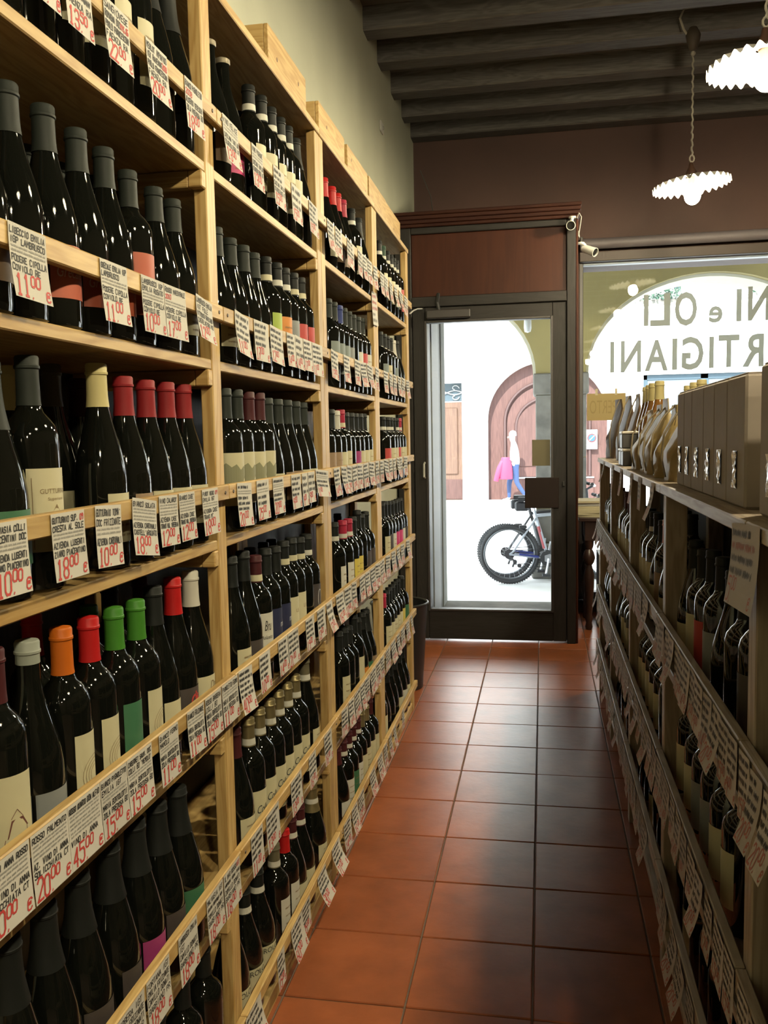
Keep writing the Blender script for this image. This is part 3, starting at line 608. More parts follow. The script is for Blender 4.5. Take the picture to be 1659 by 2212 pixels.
PR = {'gut': ('d', p_border, mat('sepia_print', (.32, .22, .10), .7)), 'house': ('d', p_house, M_brown), 'arcs': ('d', p_arcs, mat('sepia_print', (.32, .22, .10))), 'hills': ('d', p_hills, M_olive),
      'mo': ('d', p_text([('mò', -.006, .020, .112, .127, 0)]), M_silver), 'le': ('d', p_text([('LE', -.002, .012, .118, .127, 0)]), mat('sepia_print', (.32, .22, .10))),
      'colle': ('d', p_text([('Colle', -.014, .024, .088, .106, .35)]), M_ink), 'dol': ('d', p_text([('Dolcetto', -.022, .018, .104, .113, .35), ('Bru', -.010, .012, .124, .148, .35)]), M_ink),
      'bar': ('g', p_text([('BAROLO', -.034, .036, .094, .107, 0)]), M_ink), 'gre': ('g', p_text([('Grecale', -.022, .022, .068, .084, .3)]), mat('pale_print', (.80, .55, .42), .7)),
      'mon': ('g', p_text([('MONTI', -.022, .028, .048, .058, 0)]), M_redf), 'phi': ('g', p_text([('Ф', -.010, .018, .070, .104, 0)]), M_red), 'dan': ('g', p_text([('Dani', -.012, .024, .088, .102, .35)]), mat('sepia_print', (.32, .22, .10))),
      'ring': ('d', p_ring, M_silver), 'sil': ('d', p_text([('SEP', -.004, .014, .06, .066, 0)]), M_silver), 'B': ('d', p_text([('B.', .006, .020, .085, .105, 0)]), mat('sepia_print', (.32, .22, .10))),
      'flame': ('d', lambda b, cy: stroke_mesh(b, [[(0, .09), (.006, .11), (.010, .10), (.014, .12), (.018, .095)], [(-.02, .085), (.03, .085)]], .0016, cy), mat('pale_print', (.80, .55, .42)))}
for q in range(4):
    for s in 'dgh': PR['t%d%s' % (q, s)] = (s, p_rule(LZ[s][0], LZ[s][1], q * 9 + ord(s)), mat('sepia_print', (.32, .22, .10)))
def bottle(s, c, l, x, y, z, h, rot, label, group, band=None, pr=None, amber=False, half=1.15, lz=None):
    o = thing('wine_bottle', label, 'bottle', (x, y, z), (0, 0, rot), group); o.scale = (1, 1, h / .302)
    ob('glass_body', glass_me(s, amber), o); ob('crown_cap' if c == 'c' else 'capsule', cap_me(s, c), o)
    if l != 'n':
        lo_ = ob('label', label_me(s, l, half, lz), o)
        if pr: ob('print', print_me(pr, s, PR[pr][1], PR[pr][2]), lo_)['kind'] = 'stuff'
    if band: ob('neck_band', band_me(s, band), o)
    return o

# "column,row,shape+capsule+label[,neck band|-][,print]" of each front-row bottle's top; row 0 = column of the foot
LEFT = {
 (0, 5): '60,0,dkc 118,0,dkc 178,0,dkc 236,0,dkc,-,t0d 285,0,dkc,-,t1d 335,0,dkc,-,t1d 376,0,hkn 410,0,hkn',
 (0, 4): '-60,150,gsT 17,171,gsT 93,220,gsB,-,gre 174,279,gsB,-,gre 230,318,gsB 281,367,dsB 341,405,gsc,-,t2g 383,431,gsc,-,t0g',
 (0, 3): '-90,0,hsc 16,0,hsE 58,766,dsc,-,gut 226,785,gyc,-,t1g 278,813,gqT 318,820,gqc,-,t1g 370,826,gqc,-,t2g 409,831,gqc,-,t3g',
 (0, 2): '22,1371,dmc,-,house 91,1374,glG 165,1344,doc,-,arcs 221,1323,drc,-,arcs 266,1305,dgE 315,1288,dgc,-,arcs 348,1263,gkc 387,1245,grD,-,phi 425,1231,gwc,-,dan',
 (0, 1): '30,2014,hkD 105,1957,hkD 182,1882,hkD 250,1818,hkD 304,1768,hkM 351,1734,hkD 395,1700,hkE',  # mostly dark labels, coloured for the shadow lying on this row
 (0, 0): 'Y1.02,0,gkc Y1.14,0,gkn Y1.26,0,dkc Y1.38,0,dkc Y1.49,0,dkn Y1.59,0,dkn',
 (1, 5): '457,87,gcT 482,121,gcP,-,t1g 543,185,dkc,C,t0d 567,208,dkc,C,t1d 589,233,dkc,C,t2d 608,255,dkc,C,t0d 622,269,dkc,C 655,0,hkn',
 (1, 4): '475,491,gsc,-,t0g 495,510,gsc,-,t1g 526,527,gsc,-,t2g 552,544,gsc,-,t0g 579,555,dkL,c 601,568,dkO,C,t1d 619,579,dkG,C 637,590,dkR,c,flame 654,600,dkR,c,flame',
 (1, 3): '493,839,dsc,-,hills 521,842,dsc,-,hills 544,847,dmc,-,hills 566,849,dmc,-,hills 587,860,gsc 606,862,gsT 626,864,gsT 644,867,gsc 657,869,gsc,-,t0g',
 (1, 2): '506,1201,gkc,-,t0g 527,1192,gkD,-,mon 555,1200,dmC,c,dol 574,1186,dkN,-,mo 597,1180,dkN,-,mo 614,1169,dkc,c,le 632,1162,dkc,c,le 651,1160,dkn,c 664,1154,dkD,C,ring',
 (1, 1): '514,1571,gmc,-,t1g 542,1550,dac,C,colle 565,1529,dac,C,colle 587,1510,dac,C,colle 606,1492,dac,C,colle 625,1475,dac,C,colle 641,1458,dac,C,colle 664,1419,gvc,C,t2g',
 (1, 0): 'Y1.75,0,gkc,-,bar 535,1920,gkc,C,bar 563,1890,gkc,C,bar 597,1828,dvC,C,t1d 617,1793,drC,-,t2d 635,1771,gmc,C 650,1758,gmc,C 682,1694,hac,C,t0h',
 (2, 5): '705,401,grc 721,415,grT 732,428,grT 744,443,gpn 761,454,dkc,C,t1d 787,489,hkn',
 (2, 4): '712,647,dsS 726,656,dsS 740,664,dbS 753,671,dsG 763,678,dsn 773,685,dsC 783,690,dsR 793,694,dsC,-,t0d',
 (2, 3): '713,883,dmT 724,885,dkT,-,t0d 737,888,dwc 748,886,dpc,c,t1d 758,893,dkn 770,893,dkM 779,894,dkc 786,894,dkc,-,B 793,894,dkc,-,t0d',
 (2, 2): '726,1128,dkC,C,t2d 743,1124,dpC,C,t1d 755,1120,dpY,C,t1d 764,1116,dkY,-,t0d 774,1102,dkn 785,1109,dkD,-,sil 793,1104,dkD,-,sil',
 (2, 1): '734,1364,dkc,-,t0d 747,1356,dkn 759,1349,dkn 770,1323,dkc 781,1330,gkO 790,1320,gkE 799,1318,hkT',
 (2, 0): '735,1640,gmC 748,1601,dmC,C,t1d 762,1584,dmE,C,t2d 774,1568,dmC,C,t1d 785,1552,dmc,C 793,1541,dac,-,t0d 800,1526,dac 807,1514,dmc',
 (3, 5): '820,520,dkc,C 829,537,dec,C 838,547,dkc,C,t0d 845,553,dkC,C 851,560,dkC,C 860,566,dkR,C',
 (3, 4): '823,724,dkS 831,727,dkc,-,t1d 838,729,dkn 844,732,dkS 853,735,hwn 862,738,hkn',
 (3, 3): '829,903,dkR,C 840,904,dkc,C,t0d 848,904,dkc,C 854,904,dkR 860,904,dkc,C,t2d 866,904,dpc,C',
 (3, 2): '827,1085,dkc,-,t1d 833,1083,dkD 840,1083,dkC,-,t0d 848,1082,dkP 855,1080,dkP 862,1078,dkC 869,1074,dkD',
 (3, 1): '830,1288,dpc,-,t0d 836,1283,dkc 842,1275,dkc,-,t1d 848,1269,dkc,-,t2d 855,1261,dkc 861,1252,dkY 868,1250,dkE',
 (3, 0): 'Y3.51,0,dkc Y3.61,0,gkn Y3.71,0,gkn Y3.82,0,gkn Y3.93,0,gkc Y4.05,0,gkC Y4.14,0,gkc'}
LBACK = {(0, 4): '52,315,gsn 124,353,gsn 203,382,gsn 223,400,gmn', (0, 3): '15,790,dyn 108,786,gvc 160,817,gmn', (0, 2): '67,1325,drn 191,1307,dgn 301,1247,dmn 232,1260,dkn',
         (1, 5): '512,150,dkn 640,290,dkn', (1, 4): '540,530,gsn 590,560,gsn 668,610,dkn', (1, 3): '510,842,dsn 600,862,gsn', (1, 2): '540,1190,gkn 585,1180,dkn 640,1160,dkn',
         (1, 1): '560,1520,dkn 620,1465,dkn', (1, 0): '580,1850,gkn 640,1750,gkn', (2, 4): '745,668,dsn 790,690,dkn', (2, 3): '730,886,dkn 775,893,dkn', (2, 2): '760,1110,dkn', (2, 1): '775,1323,dOn'.replace('O', 'o')}
def parse(s):
    for t in s.split():
        p = t.split(','); k = p[2]
        yield p[0], float(p[1]), k[0], k[1], k[2], (p[3] if len(p) > 3 and p[3] != '-' else None), (p[4] if len(p) > 4 else None)
RAD = {'d': .0378, 'g': .0408, 'h': .0438}
def spread(items, lo, hi):                                    # keep neighbours from overlapping
    items.sort(key=lambda a: a[0])
    for _ in range(3):
        p = lo
        for a in items: a[0] = max(a[0], p + RAD[a[1]]); p = a[0] + RAD[a[1]] + .0012
        p = hi
        for a in reversed(items): a[0] = min(a[0], p - RAD[a[1]]); p = a[0] - RAD[a[1]] - .0012
    return items
rg = random.Random(5)
FACE = {'house': (-.95, 1.25), 'gut': (-.22, 1.0), 'colle': (-.45, 1.15), 'hills': (-.62, 1.15), 'le': (-.3, 1.1), 'bar': (-.7, 1.3), 'dol': (-.5, 1.2), 'arcs': (.12, .85), 'gre': (-.3, .75), 'phi': (-.2, 1.0), 'mon': (-.5, 1.4)}
DEEP = {}
for D, xo, back in ((LEFT, .035, ''), (LBACK, .150, 'back-row ')):
    for (bay, sh), st in D.items():
        its = []; z = BT[sh] + .0005; lo, hi = BAYS[bay]; X = XL - (DEEP.get((bay, sh), xo) if not back else xo)
        for cx, cy, s, c, l, bd, pr in parse(st):
            if cx[0] == 'Y': y, h = float(cx[1:]), .302
            elif cy == 0: y, h = y_at(float(cx), X, z), .302
            else: p = onx(float(cx), cy, X); y, h = p.y, min(.325, max(.285, p.z - z))
            its.append([y, s, c, l, bd, pr, h])
        spread(its, lo + .001, hi - .001); n = len(its); g = 'bottles on the tall rack'
        if its[0][0] - RAD[its[0][1]] < lo - .004: its = [a for a in its if a[0] - RAD[a[1]] > lo - .004]; n = len(its)
        for i, (y, s, c, l, bd, pr, h) in enumerate(its):
            lab = "%s-capped %s%sbottle, %s from door, %s shelf up, tall rack's %s bay from door" % (CAPC[c][3], '' if l == 'n' else LABC[l][1] + '-labelled ', back, ORD[n - i], ORD[sh + 1], ORD[4 - bay])
            ro, ha = FACE.get(pr, (rg.uniform(-.15, .2), .95)); lz_ = {'hills': (.055, .166), 'colle': (.035, .140), 'dol': (.045, .166)}.get(pr); bottle(s, c, l, X if back else XL - RAD[s] - .0025 - rg.uniform(0, .003), y, z, h, ro, lab, g, bd, pr, half=ha, lz=lz_)
# low rack, seen against the light
rr = random.Random(11)
LOWB = {(4, 2): 'dkc dkc dkn dkc dkc dmn', (4, 1): 'gkn gkn gkn dkc dkn', (4, 0): 'dkn dkn dkc dkn dkn', (3, 2): 'dmc dmc dmc dmc dmc dmc dkc dkc', (3, 1): 'gkn gkn dkc dkc dkc dkc gkn', (3, 0): 'gkn gkn dkn dkc dkn',
        (2, 2): 'dkc dkc,C dkc gkc doT gkc dkc', (2, 1): 'dkc dkc dkc dkc dkc dkn dkc', (2, 0): 'gkn gkn gkn dkc dkn gkn', (1, 2): 'gkc dkc dkR dkG gkn dkn dkD gmn', (1, 1): 'dkc dkc dkG dkG dkc dkc', (1, 0): 'dkn dkc drn dkn drn', (0, 2): 'dkn gkn dkc', (0, 1): 'dkc dkn', (0, 0): 'drc'}
for (bay, sh), st in LOWB.items():
    L_ = st.split(); lo, hi = RBAY[bay]; n = len(L_); z = RB[sh] + .0005; pitch = (hi - lo - .02) / n
    for i, t in enumerate(L_):
        k = t.split(','); s, c, l = k[0]; pitch_ = min(pitch, .105); y = hi - .012 - pitch_ * (i + .5)
        lab = "%s-capped %sbottle, %s from door, %s shelf up, low rack's %s bay from door" % (CAPC[c][3], '' if l == 'n' else LABC[l][1] + '-labelled ', ORD[i + 1], ORD[sh + 1], ORD[5 - bay])
        bottle(s, c, l, XR + .056 + rr.uniform(0, .004), y, z, rr.uniform(.29, .312), math.pi + rr.uniform(-.3, .3), lab, 'bottles on the low rack', 'C' if len(k) > 1 else None)
ii = 0
for bay, sh, y, s, c in ((1, 2, 2.10, 'd', 'o'), (1, 2, 1.98, 'd', 'k'), (1, 2, 1.86, 'd', 'k'), (2, 2, 2.95, 'd', 'k'), (2, 2, 2.83, 'd', 'k'), (1, 1, 1.9, 'd', 'k'), (1, 1, 1.7, 'd', 'k')):
    bottle(s, c, 'n', XR + .165, y, RB[sh] + .0005, .302, math.pi, "%s-capped back-row bottle, %s in its row, %s shelf up, low rack's %s bay from door" % (CAPC[c][3], ORD[1 + int((RBAY[bay][1] - y) / .1)], ORD[sh + 1], ORD[5 - bay]), 'bottles on the low rack')

# ------------------------------------------------------------------ price tags
def sheet_fn(curl, h, lift): return lambda u, v: (u, -(lift + curl * (v / h) ** 2), v)
def tag_meshes(w, h, lines, price, curl, seed, old=False):
    r = random.Random(seed); pf = sheet_fn(curl, h, 0); tf = sheet_fn(curl, h, .0005)
    b = MB(); n = 5; V = []
    for k in range(n + 1): V += [pf(-w / 2, -h * k / n), pf(w / 2, -h * k / n)]
    b.add(V, [(2 * k, 2 * k + 2, 2 * k + 3, 2 * k + 1) for k in range(n)])
    sheet = b.mesh('price_tag', M_paperR if old else M_paper)
    ink, gry, red = MB(), MB(), MB()
    zone = h * (.62 if price else .9); p = zone / max(1, len(lines)); z = -h * .03
    for ln in lines:
        z -= p; ch = p * .66
        if ln.startswith('~'):
            for q in range(2): stroke_mesh(gry, scribble(-w * .46, w * .44, z + p * (.12 + .45 * q), p * .28, r), .0006, tf)
        elif ln.startswith('?'): stroke_mesh(ink, scribble(-w * .46, w * r.uniform(.2, .46), z + p * .1, ch, r), .0014, tf)
        elif ln.startswith('!'): stroke_mesh(red, scribble(-w * .46, w * r.uniform(.2, .46), z + p * .1, ch, r), .0015, tf)
        else:
            tx, rd_ = (ln.split('*') + [''])[:2]; tot = len(tx) + len(rd_); cw = min(ch * .82, w * .93 / max(1, tot))
            stroke_mesh(ink, strokes(tx, -w * .47, z + p * .1, cw, ch, r), .0015, tf)
            if rd_: stroke_mesh(red, strokes(rd_, -w * .47 + len(tx) * cw, z + p * .1, cw, ch, r), .0017, tf)
    if price:
        a, c = price.split(','); H1 = h * .28; z0 = -h * .965
        cw = min(H1 * .62, w * .205)
        stroke_mesh(red, strokes(a, -w * .46, z0, cw, H1, r, .1), .0032, tf); x = -w * .46 + cw * len(a)
        stroke_mesh(red, strokes(',', x, z0 - h * .01, cw * .5, H1 * .5, r), .0018, tf)
        stroke_mesh(red, strokes(c, x + cw * .15, z0 + h * .155, cw * .74, H1 * .55, r, .1), .0026, tf)
        stroke_mesh(red, strokes('€', w * .33, z0 + h * .01, cw * .75, H1 * .5, r, .1), .0023, tf)
    rm_ = M_redf if old else M_red
    return sheet, ink.mesh('lettering', M_ink) if ink.v else None, gry.mesh('small_print', M_grey) if gry.v else None, red.mesh('price', rm_) if red.v else None
TAGS = []                                                     # (side, rail, y, z, width, meshes, tilt, price, x)
def put_tag(side, rail, y, z, ms, tilt, sx=1.0, price=None, xo=0.0): TAGS.append((side, rail, y, z, ms, tilt, sx, price, xo))
XT = XL + .0185
def ltag(rail, p0, p1, lines, price, h=.088, curl=.004, tilt=0.0):
    z = RZ[rail] + .0135; y0, y1 = y_at(p0, XT, z), y_at(p1, XT, z)
    put_tag(0, rail, (y0 + y1) / 2, z, tag_meshes(y1 - y0, h, lines, price, curl, int(p0 * 7 + rail)), tilt, 1, price)
PC_ = ['PODERE CIPOLLA', 'COVIOLO RE']; LU = ['AZIENDA LUSENTI', 'ZIANO PIACENTINO']; MB_ = ['MARIA BORTOLOTTI', 'ZOLA PREDOSA BO']; CA = ["AZIENDA CASE'", 'TRAVO VAL TREBBIA']; DO = ['CAMILLO DONATI', 'BARBIANO PR']; FR = ['PAOLO FRANCESCONI', 'FAENZA RA']
CT = ['CASCINA TAVIJN', 'SCURZOLENGO AT']
for a in ((5, 60, 120, ['?', '?', '?'], '11,00'), (5, 135, 194, ['?', '?', '?'] + FR[1:], '13,50'), (5, 222, 277, ['SANGIOVESE', 'ROMAGNA DOC*RIS.06'] + FR, '22,00', .088, .006), (5, 314, 360, ['MERLOT IMPAVIDO', 'IGT RAVENNA*2008'] + FR, '20,00', .088, .008), (5, 398, 436, ['BIANCO PIGNOLETTO', '*2008', 'ALBERTO TEDESCHI', 'ZOLA PREDOSA BO'], '18,00'),
          (4, 16, 98, ['LIBECCIO EMILIA', 'IGP LAMBRUSCO', '~'] + PC_, '11,00', .088, .008, .03), (4, 215, 273, ['GRECALE EMILIA IGP', 'LAMBRUSCO', '~'] + PC_, '11,00', .088, .006), (4, 304, 353, ['LAMBRUSCO IGP', 'EMILIA ROSATO', '~'] + PC_, '10,00', .088, .004), (4, 354, 400, ['ROSSO MAESTRALE', '*2010', '~'] + PC_, '17,00'), (4, 423, 458, ['LAMBRUSCO EMILIA', 'IGT FOLE', 'VITTORIO GRAZIANO', 'CASTELVETRO MO'], '12,00', .08, .012, .12),
          (3, -24, 57, ['MALVASIA COLLI', 'PIACENTINI DOC', '~'] + LU, '10,00'), (3, 109, 181, ['GUTTURNIO SUP. *09', 'CRESTA AL SOLE', '~'] + LU, '18,00'), (3, 205, 261, ["GUTTURNIO TOMA'", 'DOC FRIZZANTE', '~', 'AZIENDA CARDINALI'], '10,00', .088, .004, .05), (3, 286, 338, ['BIANCO SOLATA', '~', '~', 'AZIENDA CARDINALI', "CASTELL'ARQUATO"], '18,00', .088, .008, .14), (3, 343, 383, ['VINO CALAROT', '~', '~'] + CA, '12,00', .084, .004, .03), (3, 386, 420, ["BIANCO CASE'", '~', '~'] + CA, '12,00', .084), (3, 436, 470, ['PINOT NERO *09', 'EMILIA IGT', '~', "AZIENDA CASE'", 'TRAVO PC'], '18,00', .086),
          (2, -40, 62, ['VINO DI ANNA ROSSO', '~', '~', 'AZ. VINO DI ANNA', 'SOLICCHIATA CT'], '10,00'), (2, 65, 145, ['ROSSO PALMENTO', '~', '~', 'AZ. VINO DI ANNA', 'SOLICCHIATA CT'], '20,00'), (2, 145.5, 215, ['ROSSO QUARTO DON ALFIO', '~', '~', '~', 'VINO DI ANNA'], '45,00'), (2, 216, 273, ['BIANCO PIGNOLETTO', 'EMILIA IGT', '~'] + MB_, '15,00'), (2, 274, 327, ['CABERNET SAUV. DOC', "COLLI BO 'MEMOLO'", '~'] + MB_, '15,00'), (2, 343, 384, ['BIANCO FERMO', 'MAMOLO', '~'] + MB_, '11,00'), (2, 404, 440, ['BIANCO FRIZZANTE', '~'] + MB_, '11,00', .082, .006, .04), (2, 443, 477, ['ROSSO BARBERA', 'COLLI BO'] + MB_, '15,00', .084), (2, 479, 513, ['PIGNOLETTO FERMO', '~'] + MB_, '11,00', .084),
          (1, 200, 247, ['BARBERA IGT', '~'] + DO, '18,00'), (1, 250, 311, ['BARBERA IGT', 'EMILIA FRIZZANTE'] + DO, '18,00'), (1, 316, 365, ['FORTANA IGT', 'EMILIA FRIZZANTE'] + DO, '18,00'), (1, 385, 425, ['LAMBRUSCO EMILIA', 'IGT'] + DO, '18,00'), (1, 446, 481, ['MALVASIA IGT', '?'] + DO, '18,00'), (1, 483, 517, ['IL MIO ROSSO*IGT', '?'] + DO, '18,00'),
          (5, 480, 513, ['VINO FELICE', '~'] + CT, '13,00', .09, .01, .02), (5, 543, 567, ['VINO PIGRONE', '~'] + CT, '13,00', .09), (5, 590, 614, ['?', '?'] + CT, '15,00', .09), (5, 629, 650, ['?', '?', '?'], '15,00', .09), (5, 667, 686, ['?', '?', '?', '?'], '15,00', .085, .004, .04),
          (4, 507, 537, ['?', '?', '?', '?'], '11,00', .088, .012, .10), (4, 548, 579, ['?', '?', '?', '?'], '17,00'), (4, 583, 610, ['?', '?', '?', '?'], '12,00', .085, .006, .06), (4, 619, 637, ['?', '?', '?', '?'], '14,00', .082), (4, 637.5, 654, ['?', '?', '?'], '14,00', .084, .006, .05), (4, 655, 673, ['?', '?', '?', '?'], '17,00', .082), (4, 674, 696, ['?', '?', '?', '?'], '11,00', .088),
          (3, 512, 543, ['?', '~', '?', '?', '?'], '20,00', .09, .006, .05), (3, 554, 580, ['?', '~', '?', '?'], '25,00', .088), (3, 589, 612, ['?', '~', '~', '?', '?'], '20,00', .086), (3, 629, 649, ['?', '?', '?', '?'], '9,50', .086), (3, 652, 664, ['?', '?', '?'], '9,50', .086), (3, 665, 679, ['?', '?', '?'], '9,50', .082), (3, 682, 709, ['?', '~', '?', '?'], '11,00', .075, .01, .08),
          (2, 515, 544, ['?', '?', '?', '?', '?'], '40,00', .09, .014, .06), (2, 560, 583, ['?', '?', '?', '?'], '10,00', .085, .004), (2, 601, 621, ['?', '?', '?', '?'], '14,00', .085), (2, 622, 644, ['?', '?', '?', '?'], '21,00', .085), (2, 660, 678, ['?', '?', '?', '?'], '19,00', .085), (2, 685, 702, ['?', '?', '?', '?'], '13,00', .085), (2, 705, 717, ['?', '?', '?'], '17,00', .085, .02),
          (1, 542, 567, ['?', '?', '?', '?'], '11,00', .088), (1, 575, 602, ['?', '?', '?', '?'], '13,00', .088), (1, 628, 651, ['?', '?', '?', '?'], '13,00', .088), (1, 667, 682, ['?', '?', '?', '?'], '16,00', .088), (1, 700, 716, ['?', '?', '?', '?'], '16,00', .088),
          (0, 531, 563, ['?', '?', '?', '?'], '20,00', .085, .02), (0, 599, 614, ['?', '?', '?', '?'], '15,00', .085), (0, 629, 652, ['?', '?', '?', '?'], '60,00', .085, .018), (0, 653, 669, ['?', '?', '?', '?'], '35,00', .080), (0, 686, 703, ['?', '?', '?', '?'], '30,00', .08, .03), (0, 717, 733, ['?', '?', '?', '?'], '21,00', .08, .03)):
    ltag(*a)
VAR = [tag_meshes(.07, .085, ['?'] * 4, pr, cu, 900 + i) for i, (pr, cu) in enumerate((('13,00', .004), ('14,00', .008), ('15,00', .012), ('11,00', .002), ('12,00', .006), ('16,00', .016)))]
rt = random.Random(21)
FAR = {5: '706-721 724-739 748-766 773-783 783-792 793-803 806-815 821-829 830-838 841-848 851-858 860-871 873-881', 4: '715-730 742-755 766-778 778-791 791-806 811-818 829-838 841-848 850-857 859-866 868-875 877-884',
       3: '721-734 737-749 750-760 761-771 772-784 785-796 797-809 811-819 821-829 829-840 841-848 849-855 857-863 864-869 870-882', 2: '725-743 744-759 760-770 777-788 789-799 800-810 811-821 821-830 833-843 845-855 857-863 866-873 876-886',
       1: '738-752 753-765 766-778 779-787 788-799 800-812 813-822 823-830 833-843 844-855 857-863 866-874 877-884 887-891', 0: '743-758 760-772 774-786 799-810 816-826 829-836 840-846 850-855 868-873'}
for rail, st in FAR.items():
    for iv in st.split():
        p0, p1 = map(float, iv.split('-')); z = RZ[rail] + .0135; y0, y1 = y_at(p0, XT, z), y_at(p1, XT, z)
        put_tag(0, rail, (y0 + y1) / 2, z, rt.choice(VAR), rt.uniform(-.05, .09), max(.6, min(1.5, (y1 - y0) / .07)))
y_ = y_at(817, XT, BT[5] + .04)
put_tag(0, 6, y_, BT[5] + .02, tag_meshes(.105, .125, ['!', '!', '!', '?', '?'], None, .004, 77), -.05, 1.0, None, -.0165)
VARR = [tag_meshes(.075, .095, ['?'] * 4, pr, cu, 700 + i, True) for i, (pr, cu) in enumerate((('9,00', .004), ('14,00', .010), ('15,00', .003), ('20,00', .022), ('12,00', .006)))]
for rail, rngs in {2: ((4.60, 2.36, .066), (2.17, .95, .068)), 1: ((4.55, 3.0, .070), (2.95, 1.0, .074)), 0: ((4.58, 2.3, .085), (2.1, 1.3, .10))}.items():
    for y0, y1, st in rngs:
        y = y0
        while y > y1:
            put_tag(1, rail, y, RRZ[rail] + .016, rt.choice(VARR), rt.uniform(-.10, .10), rt.uniform(.85, 1.1), None, rt.uniform(0, .004)); y -= st * rt.uniform(.9, 1.25)
for px in (1304, 1323, 1341, 1363, 1381, 1409): put_tag(1, 3, y_at(px, .605, 1.22), 1.222, rt.choice(VARR), rt.uniform(-.05, .05), rt.uniform(.8, 1.1), None, -.004)
put_tag(1, 3, (onx(1572, 1092, .6).y + onx(1635, 1105, .6).y) / 2, 1.222, tag_meshes(.17, .118, ['?', '!', '?', '?'], '5,00', .012, 55, True), -.06, 1.0, '5,00', -.004)
TAGS.sort(key=lambda t: (t[0], t[1], -t[2])); cnt = {}
for side, rail, y, z, ms, tilt, sx, price, xo in TAGS:
    if side == 0:
        bay = next((k for k, (a, b_) in enumerate(RAILY) if a <= y <= b_), 0 if y < 1 else 3); wh = "tall rack's %s bay from door" % ORD[4 - bay]
    else:
        bay = next((k for k, (a, b_) in enumerate(RBAY) if a - .025 <= y <= b_ + .025), 0); wh = "low rack's %s bay from door" % ORD[5 - bay]
    key = (side, rail, bay); cnt[key] = cnt.get(key, 0) + 1
    rn = '%s rail up' % ORD[rail + 1] if (side == 0 and rail < 6) or (side == 1 and rail < 3) else ('top board' if side else 'fifth board edge')
    lab = '%s, %s from door, %s, %s' % ('tag marked ' + price + '€' if price else 'price tag', ORD[cnt[key]], rn, wh)
    x = XT + xo if side == 0 else XR - .0185 - xo
    o = tag(ob('price_tag', ms[0], None, (x, y, z), (0, tilt, math.pi / 2 if side == 0 else -math.pi / 2), (sx, 1, 1)), lab, 'price tag', 'price tags on the %s rack' % ('low' if side else 'tall'))
    o.rotation_mode = 'XYZ'
    for nm_, me in zip(('lettering', 'small_print', 'price'), ms[1:]):
        if me: ob(nm_, me, o)['kind'] = 'stuff'

# ------------------------------------------------------------------ pendant lamps
LY = 5.20; LP = ony(1494, 402, LY); NF = 30
b = MB(); seg = NF * 6; rings = [(.030, .050), (.07, .046), (.11, .036), (.15, .022), (.185, .010), (.207, .002)]
V = []
for r, z in rings:
    amp = .011 * (r / .207) ** 1.5
    for i in range(seg):
        a = 2 * math.pi * i / seg; V.append((r * math.cos(a), r * math.sin(a), z + amp * math.cos(NF * a)))
b.add(V, [(j * seg + i, j * seg + (i + 1) % seg, (j + 1) * seg + (i + 1) % seg, (j + 1) * seg + i) for j in range(len(rings) - 1) for i in range(seg)])
M_porc = mat('white_porcelain', (.82, .80, .74), .35)
shade_me = b.mesh('shade', M_porc, True)
M_bulb = mat('lit_bulb', (1, .9, .7), .5, emit=(1.0, .865, .575), es=BULB)
bulb_me = MB().sphere((0, 0, -.05), .044, 16, 10, 1.15).mesh('bulb', M_bulb, True)
socket_me = MB().lathe([(.022, -.02), (.024, .05), (.030, .055), (.030, .075), (.016, .10), (.010, .125)], 14).mesh('socket', mat('brown_bakelite', (.10, .05, .03), .4), True)
M_cord = mat('pale_cord', (.50, .46, .38), .8)
hk = MB(); L0 = .125
hk.tube([(.012 * math.cos(t * .7), 0, L0 + .022 + .018 * math.sin(t * .7)) for t in range(9)], .0045, 6, True)
hk.tube([(.0035 * math.sin(t * 1.9), .0035 * math.cos(t * 1.9), L0 + .04 + (ZC - .27 - LP.z - L0 - .04) * t / 40) for t in range(41)], .0052, 6)
hk.sphere((0, 0, ZC - .27 - LP.z), .014, 8, 6)
cord_me = hk.mesh('cord', M_cord, True); zt = ZC - .27 - LP.z
pul_me = MB().lathe([(.008, 0), (.022, .012), (.034, .05), (.040, .085), (.020, .125)], 12).mesh('pulley_block', mat('rusty_iron', (.09, .065, .045), .7), True)
loop_me = MB().tube([(0, 0, zt + .05), (-.05, 0, zt + .13), (-.07, 0, zt + .19), (-.05, 0, zt + .235), (.02, 0, zt + .25), (.2, 0, zt + .262), (.6, 0, zt + .262)], .006, 7).mesh('feed_cable', M_cord, True)
for i in range(6):
    y = LY * .686 if i == 1 else (LY if i == 0 else LY * .686 - 1.63 * (i - 1))
    lab = ['fluted white plate lamp glowing, hung nearest the shop window', 'fluted white plate lamp glowing, hung second from the shop window', 'fluted white plate lamp hung third from the shop window', 'fluted white plate lamp hung fourth from the shop window', 'fluted white plate lamp hung fifth from the shop window', 'fluted white plate lamp hung sixth from the shop window'][i]
    t = thing('pendant_lamp', lab, 'lamp', (LP.x, y, LP.z), (0, 0, .3 * i), 'pendant lamps in a row')
    tl = (0, -.09, 0); t.rotation_euler = (0, 0, 0)
    ob('shade', shade_me, t, rot=tl); ob('bulb', bulb_me, t, rot=tl); ob('socket', socket_me, t, rot=(0, -.03, 0)); ob('cord', cord_me, t)
    ob('pulley_block', pul_me, t, (0, 0, zt + .01)); ob('feed_cable', loop_me, t)

